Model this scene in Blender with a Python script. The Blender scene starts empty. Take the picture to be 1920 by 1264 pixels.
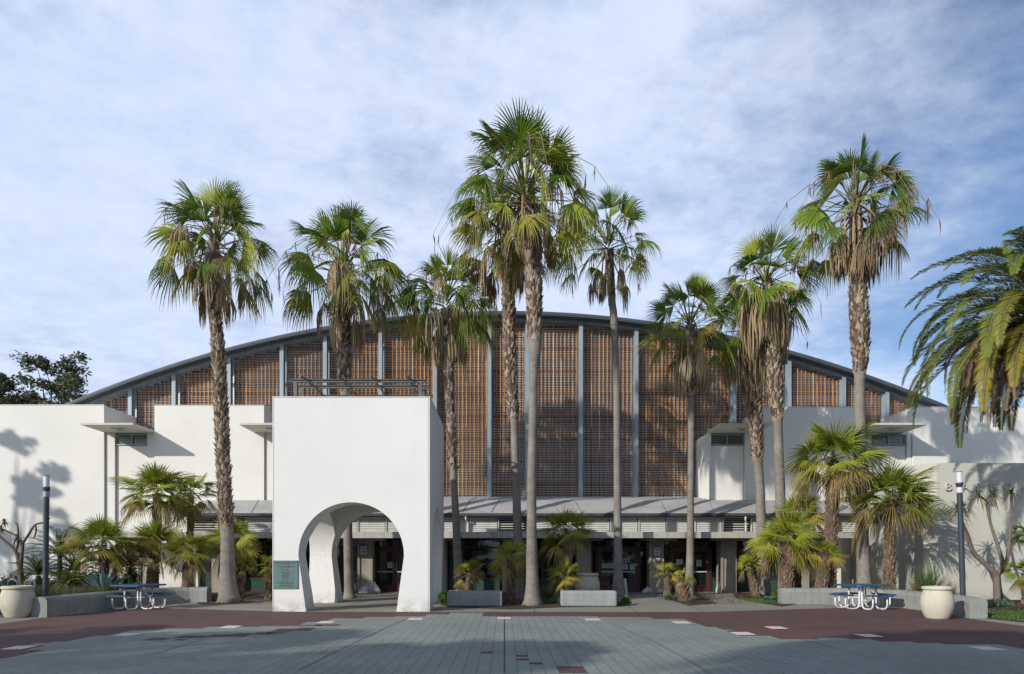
import bpy, bmesh, math, random
from mathutils import Vector, Matrix, noise
C = bpy.context
scene = C.scene
RD = math.radians

# ------------------------------------------------------------------ camera, sky, sun, exposure
F, CX, CY, EYE = 1280.0, 945.0, 1042.0, 1.7      # focal length and vanishing point in photo pixels
cam_data = bpy.data.cameras.new("camera")
cam = bpy.data.objects.new("camera", cam_data)
scene.collection.objects.link(cam)
cam.location = (0, 0, EYE)
cam.rotation_euler = (RD(90), 0, 0)
cam_data.sensor_width = 36.0
cam_data.lens = 36.0 * F / 1920.0
cam_data.shift_x = (960 - CX) / 1920.0
cam_data.shift_y = (CY - 632) / 1920.0
cam_data.clip_end = 2000.0
scene.camera = cam

SUN = Vector((1.12, 1.0, -0.65)).normalized()      # direction the light travels
sun_el = math.asin(-SUN.z)
sl = bpy.data.lights.new("sun", "SUN")
sl.energy = 3.9
sl.angle = RD(0.6)
sl.color = (1.0, 0.945, 0.85)
so = bpy.data.objects.new("sun", sl)
scene.collection.objects.link(so)
so.rotation_euler = SUN.to_track_quat('-Z', 'Y').to_euler()
so.location = (-20, -20, 30)

world = bpy.data.worlds.new("World")
scene.world = world
world.use_nodes = True
wt = world.node_tree
wt.nodes.clear()
def wn(t, **k):
    n = wt.nodes.new(t)
    for a, b in k.items():
        setattr(n, a, b)
    return n
def wmath(op, a, b=None, clamp=False):
    n = wn("ShaderNodeMath", operation=op, use_clamp=clamp)
    for i, v in enumerate((a, b)):
        if v is None: continue
        if isinstance(v, (int, float)): n.inputs[i].default_value = v
        else: wt.links.new(v, n.inputs[i])
    return n.outputs[0]
def wmix(f, a, b):
    n = wn("ShaderNodeMix", data_type='RGBA')
    if isinstance(f, (int, float)): n.inputs[0].default_value = f
    else: wt.links.new(f, n.inputs[0])
    for i, v in ((6, a), (7, b)):
        if isinstance(v, tuple): n.inputs[i].default_value = (*v, 1)
        else: wt.links.new(v, n.inputs[i])
    return n.outputs[2]
w_out = wn("ShaderNodeOutputWorld")
w_bg = wn("ShaderNodeBackground")
SKY = 0.11
sky = wn("ShaderNodeTexSky", sky_type='NISHITA', sun_disc=False, sun_elevation=sun_el,
         sun_rotation=math.atan2(-SUN.x, -SUN.y), air_density=1.0, dust_density=0.6, ozone_density=1.6)
tc = wn("ShaderNodeTexCoord")
sep = wn("ShaderNodeSeparateXYZ"); wt.links.new(tc.outputs["Generated"], sep.inputs[0])
zz = wmath('ADD', wmath('MAXIMUM', sep.outputs[2], 0.0), 0.16)
cmb = wn("ShaderNodeCombineXYZ")
wt.links.new(wmath('DIVIDE', sep.outputs[0], zz), cmb.inputs[0])
wt.links.new(wmath('DIVIDE', sep.outputs[1], zz), cmb.inputs[1])
def wnoise(scale, detail, rough, loc, sc=(1, 1, 1), dist=0.0):
    m = wn("ShaderNodeMapping"); m.inputs[1].default_value = loc; m.inputs[3].default_value = sc
    m.inputs[2].default_value = (0, 0, RD(-28))
    wt.links.new(cmb.outputs[0], m.inputs[0])
    n = wn("ShaderNodeTexNoise"); n.inputs["Scale"].default_value = scale
    n.inputs["Detail"].default_value = detail; n.inputs["Roughness"].default_value = rough
    n.inputs["Distortion"].default_value = dist
    wt.links.new(m.outputs[0], n.inputs["Vector"])
    return n.outputs["Fac"]
big = wnoise(0.75, 6, 0.55, (3.1, 0.4, 0), (1, 1.2, 1), 0.15)
mid = wnoise(2.6, 7, 0.6, (1.3, 7.7, 2), (1, 1.3, 1), 0.2)
fine = wnoise(11.0, 7, 0.65, (5.3, 2.2, 4), (1, 1.1, 1), 0.1)
# clouds thin out towards the east (the +x side), as a real cloud bank would
bias = wmath('ADD', wmath('MULTIPLY', wmath('MAXIMUM', wmath('SUBTRACT', sep.outputs[0], 0.12), 0.0), -1.15), wmath('MULTIPLY', wmath('MAXIMUM', wmath('MULTIPLY', wmath('ADD', sep.outputs[0], 0.12), -1.0), 0.0), -0.25))
cov = wmath('ADD', wmath('MULTIPLY', big, 1.0), wmath('MULTIPLY', mid, 0.55))
cov = wmath('ADD', cov, wmath('MULTIPLY', fine, 0.22))
cov = wmath('ADD', cov, bias)
cov = wmath('ADD', cov, wmath('MULTIPLY', wmath('SUBTRACT', 0.50, sep.outputs[2]), 0.45))
ramp = wn("ShaderNodeMapRange", interpolation_type='SMOOTHSTEP')
wt.links.new(cov, ramp.inputs[0])
for i, v in ((1, 0.38), (2, 0.90), (3, 0.0), (4, 1.0)): ramp.inputs[i].default_value = v
thick = wn("ShaderNodeMapRange", interpolation_type='SMOOTHSTEP')
wt.links.new(wmath('ADD', wmath('MULTIPLY', mid, 0.5), wmath('MULTIPLY', fine, 0.5)), thick.inputs[0])
for i, v in ((1, 0.36), (2, 0.62), (3, 0.0), (4, 1.0)): thick.inputs[i].default_value = v
cl_col = wmix(thick.outputs[0], (5.8, 6.9, 9.2), (6.9, 7.7, 9.4))
skc = wn("ShaderNodeMix", data_type='RGBA', blend_type='MULTIPLY')
skc.inputs[0].default_value = 1.0
wt.links.new(sky.outputs[0], skc.inputs[6]); skc.inputs[7].default_value = (0.92, 1.0, 1.15, 1)
final = wmix(wmath('MULTIPLY', ramp.outputs[0], 0.9), skc.outputs[2], cl_col)
wt.links.new(final, w_bg.inputs[0])
w_bg.inputs[1].default_value = SKY
wt.links.new(w_bg.outputs[0], w_out.inputs[0])

scene.view_settings.view_transform = 'Standard'
scene.view_settings.look = 'None'
scene.view_settings.exposure = 0.06
scene.view_settings.gamma = 1.0
scene.render.engine = 'CYCLES'
scene.cycles.max_bounces = 6
scene.cycles.transparent_max_bounces = 8

# ------------------------------------------------------------------ helpers
def P(px, py, Y):
    "photo pixel and distance to world point"
    return Vector(((px - CX) * Y / F, Y, EYE + (CY - py) * Y / F))
def G(px, py):
    "photo pixel on the ground to world point"
    Y = EYE * F / (py - CY)
    return Vector(((px - CX) * Y / F, Y, 0))

def link(o, parent=None):
    scene.collection.objects.link(o)
    if parent is not None:
        o.parent = parent
    return o
def tag(o, label=None, cat=None, group=None, kind=None):
    if label: o["label"] = label
    if cat: o["category"] = cat
    if group: o["group"] = group
    if kind: o["kind"] = kind
    return o
def thing(name, label, cat, loc=(0, 0, 0), group=None):
    o = bpy.data.objects.new(name, None)
    o.empty_display_size = 0.3
    o.location = loc
    link(o)
    return tag(o, label, cat, group)
def wloc(o):
    v = Vector((0, 0, 0))
    while o is not None:
        v = v + Vector(o.location); o = o.parent
    return v

class MB:
    "collects faces in world coordinates; build() links them as one mesh object"
    def __init__(s):
        s.v = []; s.f = []; s.c = []; s.mi = []; s.cur = (1, 1, 1); s.m = 0
    def vert(s, p, c=None):
        s.v.append((p[0], p[1], p[2])); s.c.append(c or s.cur); return len(s.v) - 1
    def face(s, *ids):
        s.f.append(ids); s.mi.append(s.m)
    def poly(s, pts, c=None):
        s.face(*[s.vert(p, c) for p in pts])
    def box(s, x0, x1, y0, y1, z0, z1, c=None):
        b = len(s.v)
        for z in (z0, z1):
            for x, y in ((x0, y0), (x1, y0), (x1, y1), (x0, y1)):
                s.vert((x, y, z), c)
        for q in ((0, 3, 2, 1), (4, 5, 6, 7), (0, 1, 5, 4), (1, 2, 6, 5), (2, 3, 7, 6), (3, 0, 4, 7)):
            s.face(*[b + i for i in q])
    def obox(s, c0, ax, ay, az, c=None):
        "oriented box: centre and three half-axis vectors"
        b = len(s.v)
        for k in (-1, 1):
            for i, j in ((-1, -1), (1, -1), (1, 1), (-1, 1)):
                s.vert(c0 + ax * i + ay * j + az * k, c)
        for q in ((0, 3, 2, 1), (4, 5, 6, 7), (0, 1, 5, 4), (1, 2, 6, 5), (2, 3, 7, 6), (3, 0, 4, 7)):
            s.face(*[b + i for i in q])
    def bar(s, a, b, w, h=None, c=None):
        a = Vector(a); b = Vector(b); d = (b - a)
        L = d.length
        if L < 1e-6: return
        d /= L
        u = d.cross(Vector((0, 0, 1)))
        if u.length < 1e-4: u = Vector((1, 0, 0))
        u.normalize(); n = u.cross(d)
        s.obox((a + b) / 2, u * w / 2, n * (h or w) / 2, d * L / 2, c)
    def tube(s, pts, rad, seg=10, c=None, cap=True, jit=None):
        pts = [Vector(p) for p in pts]
        n = len(pts)
        if isinstance(rad, (int, float)): rad = [rad] * n
        t0 = (pts[1] - pts[0]).normalized()
        u = t0.cross(Vector((0, 1, 0)))
        if u.length < 0.1: u = t0.cross(Vector((1, 0, 0)))
        u.normalize()
        rings = []
        for i in range(n):
            t = (pts[min(i + 1, n - 1)] - pts[max(i - 1, 0)]).normalized()
            u = (u - t * u.dot(t)).normalized(); w = t.cross(u)
            r = []
            for k in range(seg):
                a = 2 * math.pi * k / seg
                rr = rad[i] * (jit(i, k) if jit else 1)
                cc = c(i, k) if callable(c) else c
                r.append(s.vert(pts[i] + (u * math.cos(a) + w * math.sin(a)) * rr, cc))
            rings.append(r)
        for i in range(n - 1):
            for k in range(seg):
                k2 = (k + 1) % seg
                s.face(rings[i][k], rings[i][k2], rings[i + 1][k2], rings[i + 1][k])
        if cap:
            s.face(*reversed(rings[0])); s.face(*rings[-1])
    def lathe(s, base, prof, seg=32, c=None):
        rings = []
        for r, z in prof:
            rings.append([s.vert((base[0] + r * math.cos(2 * math.pi * k / seg), base[1] + r * math.sin(2 * math.pi * k / seg), base[2] + z), c) for k in range(seg)])
        for i in range(len(prof) - 1):
            for k in range(seg):
                k2 = (k + 1) % seg
                s.face(rings[i][k], rings[i][k2], rings[i + 1][k2], rings[i + 1][k])
    def build(s, name, mat, parent=None, smooth=False, loc=None, bevel=0.0):
        me = bpy.data.meshes.new(name)
        o = bpy.data.objects.new(name, me)
        if parent is not None: off = wloc(parent)
        elif loc is not None: off = Vector(loc); o.location = loc
        else: off = Vector((0, 0, 0))
        if off.length > 0:
            vs = [(x - off[0], y - off[1], z - off[2]) for x, y, z in s.v]
        else: vs = s.v
        me.from_pydata(vs, [], s.f)
        mats = mat if isinstance(mat, (list, tuple)) else [mat]
        for m in mats: me.materials.append(m)
        if len(mats) > 1: me.polygons.foreach_set("material_index", s.mi)
        ca = me.color_attributes.new("Col", 'FLOAT_COLOR', 'POINT')
        flat = []
        for c in s.c: flat.extend((c[0], c[1], c[2], 1.0))
        ca.data.foreach_set("color", flat)
        if smooth: me.polygons.foreach_set("use_smooth", [True] * len(me.polygons))
        me.update()
        link(o, parent)
        if bevel:
            md = o.modifiers.new("bevel", 'BEVEL'); md.width = bevel; md.segments = 2; md.limit_method = 'ANGLE'
        return o

# ------------------------------------------------------------------ materials
class NT:
    def __init__(s, name):
        s.mat = bpy.data.materials.new(name); s.mat.use_nodes = True
        s.t = s.mat.node_tree; s.b = s.t.nodes["Principled BSDF"]; s.out = s.t.nodes["Material Output"]
        s.tc = s.t.nodes.new("ShaderNodeTexCoord")
        s.geo = s.t.nodes.new("ShaderNodeNewGeometry")
        s.pos = s.geo.outputs["Position"]
    def n(s, t, ins=None, **k):
        nd = s.t.nodes.new(t)
        for a, b in k.items(): setattr(nd, a, b)
        for a, b in (ins or {}).items():
            if hasattr(b, "is_linked") or isinstance(b, bpy.types.NodeSocket): s.t.links.new(b, nd.inputs[a])
            else: nd.inputs[a].default_value = b
        return nd
    def math(s, op, a, b=0.0, clamp=False):
        return s.n("ShaderNodeMath", {0: a, 1: b}, operation=op, use_clamp=clamp).outputs[0]
    def noise(s, scale, detail=4, rough=0.55, vec=None, sc=None, w=None):
        v = vec or s.pos
        if sc: v = s.n("ShaderNodeMapping", {0: v, 3: sc}).outputs[0]
        return s.n("ShaderNodeTexNoise", {"Vector": v, "Scale": scale, "Detail": detail, "Roughness": rough}).outputs["Fac"]
    def range(s, v, a, b, c=0.0, d=1.0):
        return s.n("ShaderNodeMapRange", {0: v, 1: a, 2: b, 3: c, 4: d}).outputs[0]
    def mix(s, f, a, b, mode='MIX'):
        c = lambda v: (*v, 1) if isinstance(v, tuple) and len(v) == 3 else v
        return s.n("ShaderNodeMix", {0: f, 6: c(a), 7: c(b)}, data_type='RGBA', blend_type=mode).outputs[2]
    def base(s, col): 
        if isinstance(col, tuple): s.b.inputs["Base Color"].default_value = (*col[:3], 1)
        else: s.t.links.new(col, s.b.inputs["Base Color"])
    def set(s, **k):
        for a, v in k.items():
            i = s.b.inputs[a.replace("_", " ")]
            if isinstance(v, bpy.types.NodeSocket): s.t.links.new(v, i)
            else: i.default_value = v
    def bump(s, h, strength=0.3, dist=0.02):
        b = s.n("ShaderNodeBump", {"Height": h, "Strength": strength, "Distance": dist})
        s.t.links.new(b.outputs[0], s.b.inputs["Normal"])

def m_noise(name, c1, c2, scale=3.0, rough=0.8, bump=0.2, bscale=30.0, sc=None, metal=0.0, spec=0.4, bd=0.01):
    m = NT(name)
    f = m.range(m.noise(scale, 6, 0.6, sc=sc), 0.3, 0.7)
    m.base(m.mix(f, c1, c2))
    m.set(Roughness=rough, Metallic=metal)
    m.b.inputs["Specular IOR Level"].default_value = spec
    if bump: m.bump(m.noise(bscale, 3, 0.6), bump, bd)
    return m.mat

# warm white painted stucco: faint mottling, rain streaks below the parapet
def m_stucco(name, c):
    m = NT(name)
    f = m.range(m.noise(0.6, 5, 0.6), 0.3, 0.75)
    c2 = tuple(x * 0.93 for x in c)
    col = m.mix(f, c, c2)
    st = m.range(m.noise(3.0, 4, 0.6, sc=(1, 1, 0.12)), 0.60, 0.85, 0.0, 0.35)
    col = m.mix(st, col, tuple(x * y for x, y in zip(c, (0.80, 0.78, 0.74))))
    zc = m.n("ShaderNodeSeparateXYZ", {0: m.pos}).outputs[2]
    dirt = m.math('MULTIPLY', m.range(zc, 0.02, 0.45, 0.75, 0.0), m.range(m.noise(4.0, 5, 0.7), 0.35, 0.65))
    col = m.mix(dirt, col, (0.30, 0.26, 0.20))
    sm = m.range(m.noise(1.1, 6, 0.7), 0.52, 0.8, 0.0, 0.10)
    col = m.mix(sm, col, tuple(x * 0.8 for x in c))
    m.base(col); m.set(Roughness=0.85)
    m.b.inputs["Specular IOR Level"].default_value = 0.3
    m.bump(m.math('ADD', m.noise(60, 3, 0.7), m.math('MULTIPLY', m.noise(1.7, 4, 0.6), 3.0)), 0.15, 0.012)
    return m.mat
WHITE = m_stucco("white_stucco", (0.76, 0.75, 0.70))
WHITE2 = m_stucco("gateway_stucco", (0.77, 0.77, 0.75))
CREAM = m_stucco("grey_cream_stucco", (0.56, 0.56, 0.50))
AWN = m_noise("awning_paint", (0.62, 0.61, 0.55), (0.54, 0.53, 0.47), 2.0)
STEELB = m_noise("blue_grey_steel", (0.23, 0.29, 0.34), (0.17, 0.22, 0.27), 2.5, rough=0.55, bump=0.05, sc=(1, 1, 0.3))
GALV = m_noise("galvanised_steel", (0.36, 0.42, 0.47), (0.24, 0.29, 0.33), 2.2, rough=0.5, bump=0.05, sc=(2, 1, 0.25), metal=0.15)
FASC = m_noise("roof_edge_metal", (0.075, 0.095, 0.115), (0.055, 0.07, 0.085), 1.0, rough=0.5, bump=0.0)
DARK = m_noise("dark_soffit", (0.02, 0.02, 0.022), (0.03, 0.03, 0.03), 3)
LOUV = m_noise("louvre_metal", (0.62, 0.62, 0.57), (0.5, 0.5, 0.46), 3, rough=0.5, bump=0.0)
GUTT = m_noise("gutter_metal", (0.035, 0.04, 0.045), (0.07, 0.075, 0.08), 3, rough=0.5, bump=0.0)
RAIL = m_noise("weathered_rail_steel", (0.15, 0.148, 0.145), (0.10, 0.097, 0.094), 3, rough=0.6, bump=0.05)
POLE = m_noise("dark_blue_grey_paint", (0.035, 0.045, 0.062), (0.045, 0.055, 0.075), 3, rough=0.45, bump=0.0)
LAMPG = m_noise("frosted_lamp_glass", (0.62, 0.66, 0.70), (0.55, 0.6, 0.64), 3, rough=0.3, bump=0.0)
BLUEP = m_noise("blue_perforated_metal", (0.022, 0.07, 0.145), (0.03, 0.09, 0.18), 40, rough=0.4, bump=0.3, bscale=90)
WPIPE = m_noise("white_painted_tube", (0.72, 0.74, 0.77), (0.6, 0.62, 0.65), 8, rough=0.4, bump=0.0)
HOOP = m_noise("grey_blue_hoop_paint", (0.13, 0.17, 0.22), (0.17, 0.21, 0.26), 6, rough=0.4, bump=0.0)
MAROON = m_noise("maroon_door_paint", (0.085, 0.028, 0.034), (0.065, 0.022, 0.027), 3, rough=0.45, bump=0.0)
BROWNF = m_noise("brown_frame_paint", (0.05, 0.026, 0.02), (0.07, 0.035, 0.026), 3, rough=0.5, bump=0.0)
PAPER = m_noise("paper_white", (0.62, 0.63, 0.66), (0.55, 0.56, 0.6), 6, bump=0.0)
PAPERG = m_noise("paper_green", (0.38, 0.60, 0.50), (0.42, 0.64, 0.55), 6, bump=0.0)
PAPERB = m_noise("paper_lilac", (0.50, 0.50, 0.62), (0.55, 0.54, 0.66), 6, bump=0.0)
INK = m_noise("dark_ink", (0.03, 0.03, 0.035), (0.05, 0.05, 0.05), 6, bump=0.0)
REDI = m_noise("red_ink", (0.35, 0.05, 0.03), (0.4, 0.06, 0.04), 6, bump=0.0)
BLUEI = m_noise("blue_ink", (0.05, 0.16, 0.35), (0.06, 0.2, 0.4), 6, bump=0.0)
ORNG = m_noise("orange_sticker", (0.75, 0.26, 0.02), (0.8, 0.3, 0.03), 6, bump=0.0)
BRSIGN = m_noise("brown_sign", (0.22, 0.09, 0.04), (0.25, 0.11, 0.05), 6, bump=0.0)
SACKW = m_noise("white_woven_sack", (0.55, 0.55, 0.54), (0.36, 0.35, 0.34), 9, bump=0.5, bscale=25, bd=0.03)
SACKO = m_noise("tan_woven_sack", (0.34, 0.15, 0.07), (0.25, 0.11, 0.05), 9, bump=0.5, bscale=25, bd=0.03)

def m_glass(name, c, rough=0.04):
    m = NT(name)
    f = m.noise(0.7, 3, 0.5)
    m.base(m.mix(f, tuple(x * 0.7 for x in c), tuple(x * 1.5 for x in c)))
    m.set(Roughness=rough)
    m.b.inputs["Specular IOR Level"].default_value = 0.7
    m.bump(m.noise(1.6, 2, 0.5), 0.05, 0.05)
    return m.mat
GLASS = m_glass("dark_window_glass", (0.008, 0.013, 0.012))
GLASSG = m_glass("green_window_glass", (0.035, 0.075, 0.06), 0.08)
CLERE = m_glass("clerestory_glass", (0.085, 0.12, 0.10), 0.15)

# lattice timber: colour varies per batten through the vertex colour, plus grain
def m_col(name, rough=0.8, grain=None, bump=0.0, transl=0.0, spec=0.3, vary=0.0, vs=4.0):
    m = NT(name)
    a = m.n("ShaderNodeAttribute", attribute_name="Col").outputs["Color"]
    if grain:
        g = m.range(m.noise(grain[0], 5, 0.65, sc=grain[1]), 0.25, 0.75, 1 - grain[2], 1 + grain[2])
        gg = m.n("ShaderNodeCombineColor", {0: g, 1: g, 2: g}).outputs[0]
        a = m.mix(1.0, a, gg, 'MULTIPLY')
    m.base(a); m.set(Roughness=rough)
    m.b.inputs["Specular IOR Level"].default_value = spec
    if bump: m.bump(m.noise(40, 3, 0.6), bump, 0.01)
    if transl:
        tr = m.n("ShaderNodeBsdfTranslucent", {"Color": a})
        mx = m.n("ShaderNodeMixShader", {0: transl, 1: m.b.outputs[0], 2: tr.outputs[0]})
        m.t.links.new(mx.outputs[0], m.out.inputs[0])
    return m.mat
TIMBER = m_col("weathered_timber", 0.8, grain=(6.0, (3, 3, 0.4), 0.35))
SLATM = m_col("weathered_slats", 0.8, grain=(2.0, (0.5, 3, 1.0), 0.45))
LEAF = m_col("palm_leaf", 0.5, transl=0.25, spec=0.3)
DRYLEAF = m_col("dry_palm_leaf", 0.85, transl=0.1, spec=0.15)
BROAD = m_col("broad_leaf", 0.5, transl=0.2, spec=0.4)
BOOT = m_col("leaf_base_fibre", 0.9, grain=(20.0, (1, 1, 1), 0.35), spec=0.15)
SUCC = m_col("succulent_leaf", 0.55, grain=(8.0, (1, 1, 1), 0.12), spec=0.35)

# corrugated translucent cladding behind the lattice
m = NT("corrugated_cladding")
col = m.mix(m.range(m.noise(0.35, 4, 0.6), 0.35, 0.7), (0.68, 0.75, 0.79), (0.46, 0.54, 0.60))
m.base(col); m.set(Roughness=0.3)
m.b.inputs["Specular IOR Level"].default_value = 0.6
CLAD = m.mat

# smooth grey palm bark with close rings, and rough brown bark
def m_bark(name, c1, c2, ring):
    m = NT(name)
    w = m.n("ShaderNodeTexWave", {"Vector": m.pos, "Scale": ring, "Distortion": 3.5, "Detail": 3.0, "Detail Scale": 2.0}, bands_direction='Z').outputs["Fac"]
    n1 = m.range(m.noise(1.6, 6, 0.7, sc=(1, 1, 1.6)), 0.35, 0.65)
    n2 = m.range(m.noise(22, 4, 0.7, sc=(1, 1, 0.35)), 0.3, 0.75)
    col = m.mix(n1, c1, c2)
    col = m.mix(m.math('MULTIPLY', m.math('SUBTRACT', 1.0, w), 0.45), col, tuple(x * 0.45 for x in c1))
    col = m.mix(m.math('MULTIPLY', n2, 0.55), col, tuple(x * 0.5 for x in c2))
    m.base(col); m.set(Roughness=0.92)
    m.b.inputs["Specular IOR Level"].default_value = 0.2
    m.bump(m.math('ADD', w, m.math('MULTIPLY', n2, 0.8)), 0.7, 0.02)
    return m.mat
BARK = m_bark("smooth_palm_bark", (0.42, 0.39, 0.345), (0.25, 0.225, 0.195), 7.5)
BARKR = m_bark("rough_palm_bark", (0.20, 0.14, 0.10), (0.13, 0.085, 0.06), 6.0)
BARKG = m_noise("grey_branch_bark", (0.20, 0.165, 0.14), (0.13, 0.105, 0.09), 6, bump=0.5, bscale=18)
BARKD = m_noise("dark_branch_bark", (0.09, 0.065, 0.05), (0.13, 0.10, 0.08), 6, bump=0.5, bscale=18)

def m_concrete(name, c1, c2, streak=0.0, scale=1.4):
    m = NT(name)
    col = m.mix(m.range(m.noise(scale, 6, 0.65), 0.3, 0.7), c1, c2)
    sp = m.range(m.noise(55, 2, 0.6), 0.45, 0.75, 0, 0.35)
    col = m.mix(sp, col, tuple(x * 0.6 for x in c2))
    if streak:
        st = m.range(m.noise(5.0, 5, 0.7, sc=(1, 1, 0.07)), 0.45, 0.75, 0, streak)
        col = m.mix(st, col, tuple(x * 0.35 for x in c2))
    m.base(col); m.set(Roughness=0.9)
    m.b.inputs["Specular IOR Level"].default_value = 0.25
    m.bump(m.noise(50, 3, 0.7), 0.3, 0.01)
    return m.mat
CONC = m_concrete("aggregate_concrete", (0.40, 0.375, 0.31), (0.29, 0.27, 0.22), 0.35)
BEAM = m_concrete("stained_concrete_beam", (0.52, 0.51, 0.45), (0.40, 0.39, 0.34), 0.6)
BENCH = m_concrete("grey_concrete", (0.36, 0.38, 0.385), (0.27, 0.285, 0.29), 0.35)
LOWW = m_concrete("low_wall_concrete", (0.34, 0.345, 0.33), (0.24, 0.245, 0.235), 0.45)
VASEM = m_concrete("cream_cast_stone", (0.60, 0.56, 0.45), (0.52, 0.48, 0.39), 0.2)
CROOF = m_concrete("canopy_membrane", (0.48, 0.47, 0.44), (0.33, 0.325, 0.31), 0.0, 0.8)

# pavers
def m_paver(name, c1, c2, mortar, w, h, off=0.5):
    m = NT(name)
    s = m.n("ShaderNodeSeparateXYZ", {0: m.pos})
    v = m.n("ShaderNodeCombineXYZ", {0: s.outputs[1], 1: s.outputs[0]}).outputs[0]
    b = m.n("ShaderNodeTexBrick", {"Vector": v, "Color1": (*c1, 1), "Color2": (*c2, 1), "Mortar": (*mortar, 1), "Scale": 1.0,
            "Mortar Size": 0.005, "Mortar Smooth": 0.3, "Bias": 0.0, "Brick Width": w, "Row Height": h}, offset=off)
    col = b.outputs["Color"]
    g = m.range(m.noise(0.35, 5, 0.6), 0.3, 0.7, 0.86, 1.1)
    g2 = m.range(m.noise(45, 2, 0.6), 0.3, 0.7, 0.8, 1.2)
    g = m.math('MULTIPLY', g, g2)
    st = m.range(m.noise(1.3, 7, 0.75), 0.56, 0.78, 1.0, 0.72)
    gum = m.range(m.n('ShaderNodeTexVoronoi', {'Vector': m.pos, 'Scale': 1.7}).outputs['Distance'], 0.018, 0.03, 0.62, 1.0)
    g = m.math('MULTIPLY', m.math('MULTIPLY', g, st), gum)
    col = m.mix(1.0, col, m.n("ShaderNodeCombineColor", {0: g, 1: g, 2: g}).outputs[0], 'MULTIPLY')
    m.base(col); m.set(Roughness=0.85)
    m.b.inputs["Specular IOR Level"].default_value = 0.3
    m.bump(m.math('SUBTRACT', m.math('MULTIPLY', m.noise(60, 2, 0.6), 0.5), b.outputs["Fac"]), 0.4, 0.01)
    return m.mat
PAVG = m_paver("grey_green_pavers", (0.25, 0.272, 0.245), (0.225, 0.248, 0.222), (0.085, 0.092, 0.083), 0.6, 0.2)
PAVM = m_paver("maroon_pavers", (0.125, 0.068, 0.060), (0.106, 0.058, 0.052), (0.14, 0.10, 0.09), 0.4, 0.4)
TILEW = m_noise("pale_inlay_tile", (0.66, 0.57, 0.47), (0.58, 0.55, 0.50), 7, bump=0.0)
PAVC = m_concrete("exposed_aggregate_paving", (0.30, 0.285, 0.24), (0.225, 0.21, 0.175), 0.0, 0.5)
LAND = m_noise("dry_ground", (0.20, 0.17, 0.12), (0.13, 0.12, 0.08), 0.3)
MULCH = m_noise("bark_mulch", (0.11, 0.075, 0.05), (0.045, 0.03, 0.022), 12, bump=1.0, bscale=35, bd=0.04)
# ------------------------------------------------------------------ ground
def sheet(name, pts, z, mat, kind='structure'):
    b = MB(); b.poly([(p[0], p[1], z) for p in pts])
    o = b.build(name, mat); tag(o, kind=kind); return o
sheet("ground", [(-900, -300), (900, -300), (900, 1500), (-900, 1500)], 0.0, LAND)
sheet("paving", [(-45, -30), (45, -30), (45, 33), (-45, 33)], 0.004, PAVC)
# maroon border of the plaza
yl = G(400, 1148).y
sheet("plaza_border", [(-12.35, -25), (12.5, -25), (12.5, 18.3), (12.95, 20.0), (12.75, 22.0), (12.3, 22.6), (6.0, yl), (-6, yl), (-11.2, 22.0), (-12.2, 21.4), (-12.55, 18.8)], 0.008, PAVM)
# grey-green field with its stepped edge
edge = [(0,1235.6),(33,1220.7),(33,1213),(95,1206),(122,1204),(141,1200),(169,1195),(201,1194),(218,1189),(239,1183),(294,1183),(307,1179),(386,1179),(403,1176),(490,1176),(503,1174),
 (557,1174),(577,1167),(600,1167),(611,1164),(613,1160),(684,1160),(693,1158),(735,1158),(744,1156.5),(796,1156.5),(801,1152.6),(842,1152.6),(847,1149.2),(905,1149.2),(905,1156),(1117,1156),(1123,1157.3),(1210,1157.3),(1219,1161),(1260,1161),
 (1310,1174),(1330,1176),(1350,1182),(1370,1183),(1395,1193),(1440,1195),(1460,1199),(1505,1200),(1530,1200),(1655,1204),(1720,1206),(1780,1210),(1920,1217)]
pts = [G(*e) for e in edge]
stp = []
for i, p in enumerate(pts):            # snap to the 0.2 m module so that the edge steps like the joints
    q = (round(p.x / 0.2) * 0.2, round(p.y / 0.2) * 0.2)
    if stp and stp[-1] != q:
        a = stp[-1]
        if a[0] != q[0] and a[1] != q[1]:
            stp.append((q[0], a[1]) if q[1] < a[1] else (a[0], q[1]))
    if not stp or stp[-1] != q: stp.append(q)
field = [(12.3, -25), (-12.2, -25), (-12.2, stp[0][1])] + stp + [(12.3, stp[-1][1])]
def tri_sheet(name, poly, z, mat):
    b = bmesh.new(); vs = [b.verts.new((x, y, z)) for x, y in poly]
    es = [b.edges.new((vs[i], vs[(i + 1) % len(vs)])) for i in range(len(vs))]
    bmesh.ops.triangle_fill(b, edges=es, use_beauty=True)
    for f in b.faces:
        if f.normal.z < 0: f.normal_flip()
    me = bpy.data.meshes.new(name); b.to_mesh(me); b.free(); me.materials.append(mat)
    o = bpy.data.objects.new(name, me); link(o); tag(o, kind='structure')
tri_sheet("plaza_paving", field, 0.012, PAVG)
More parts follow.
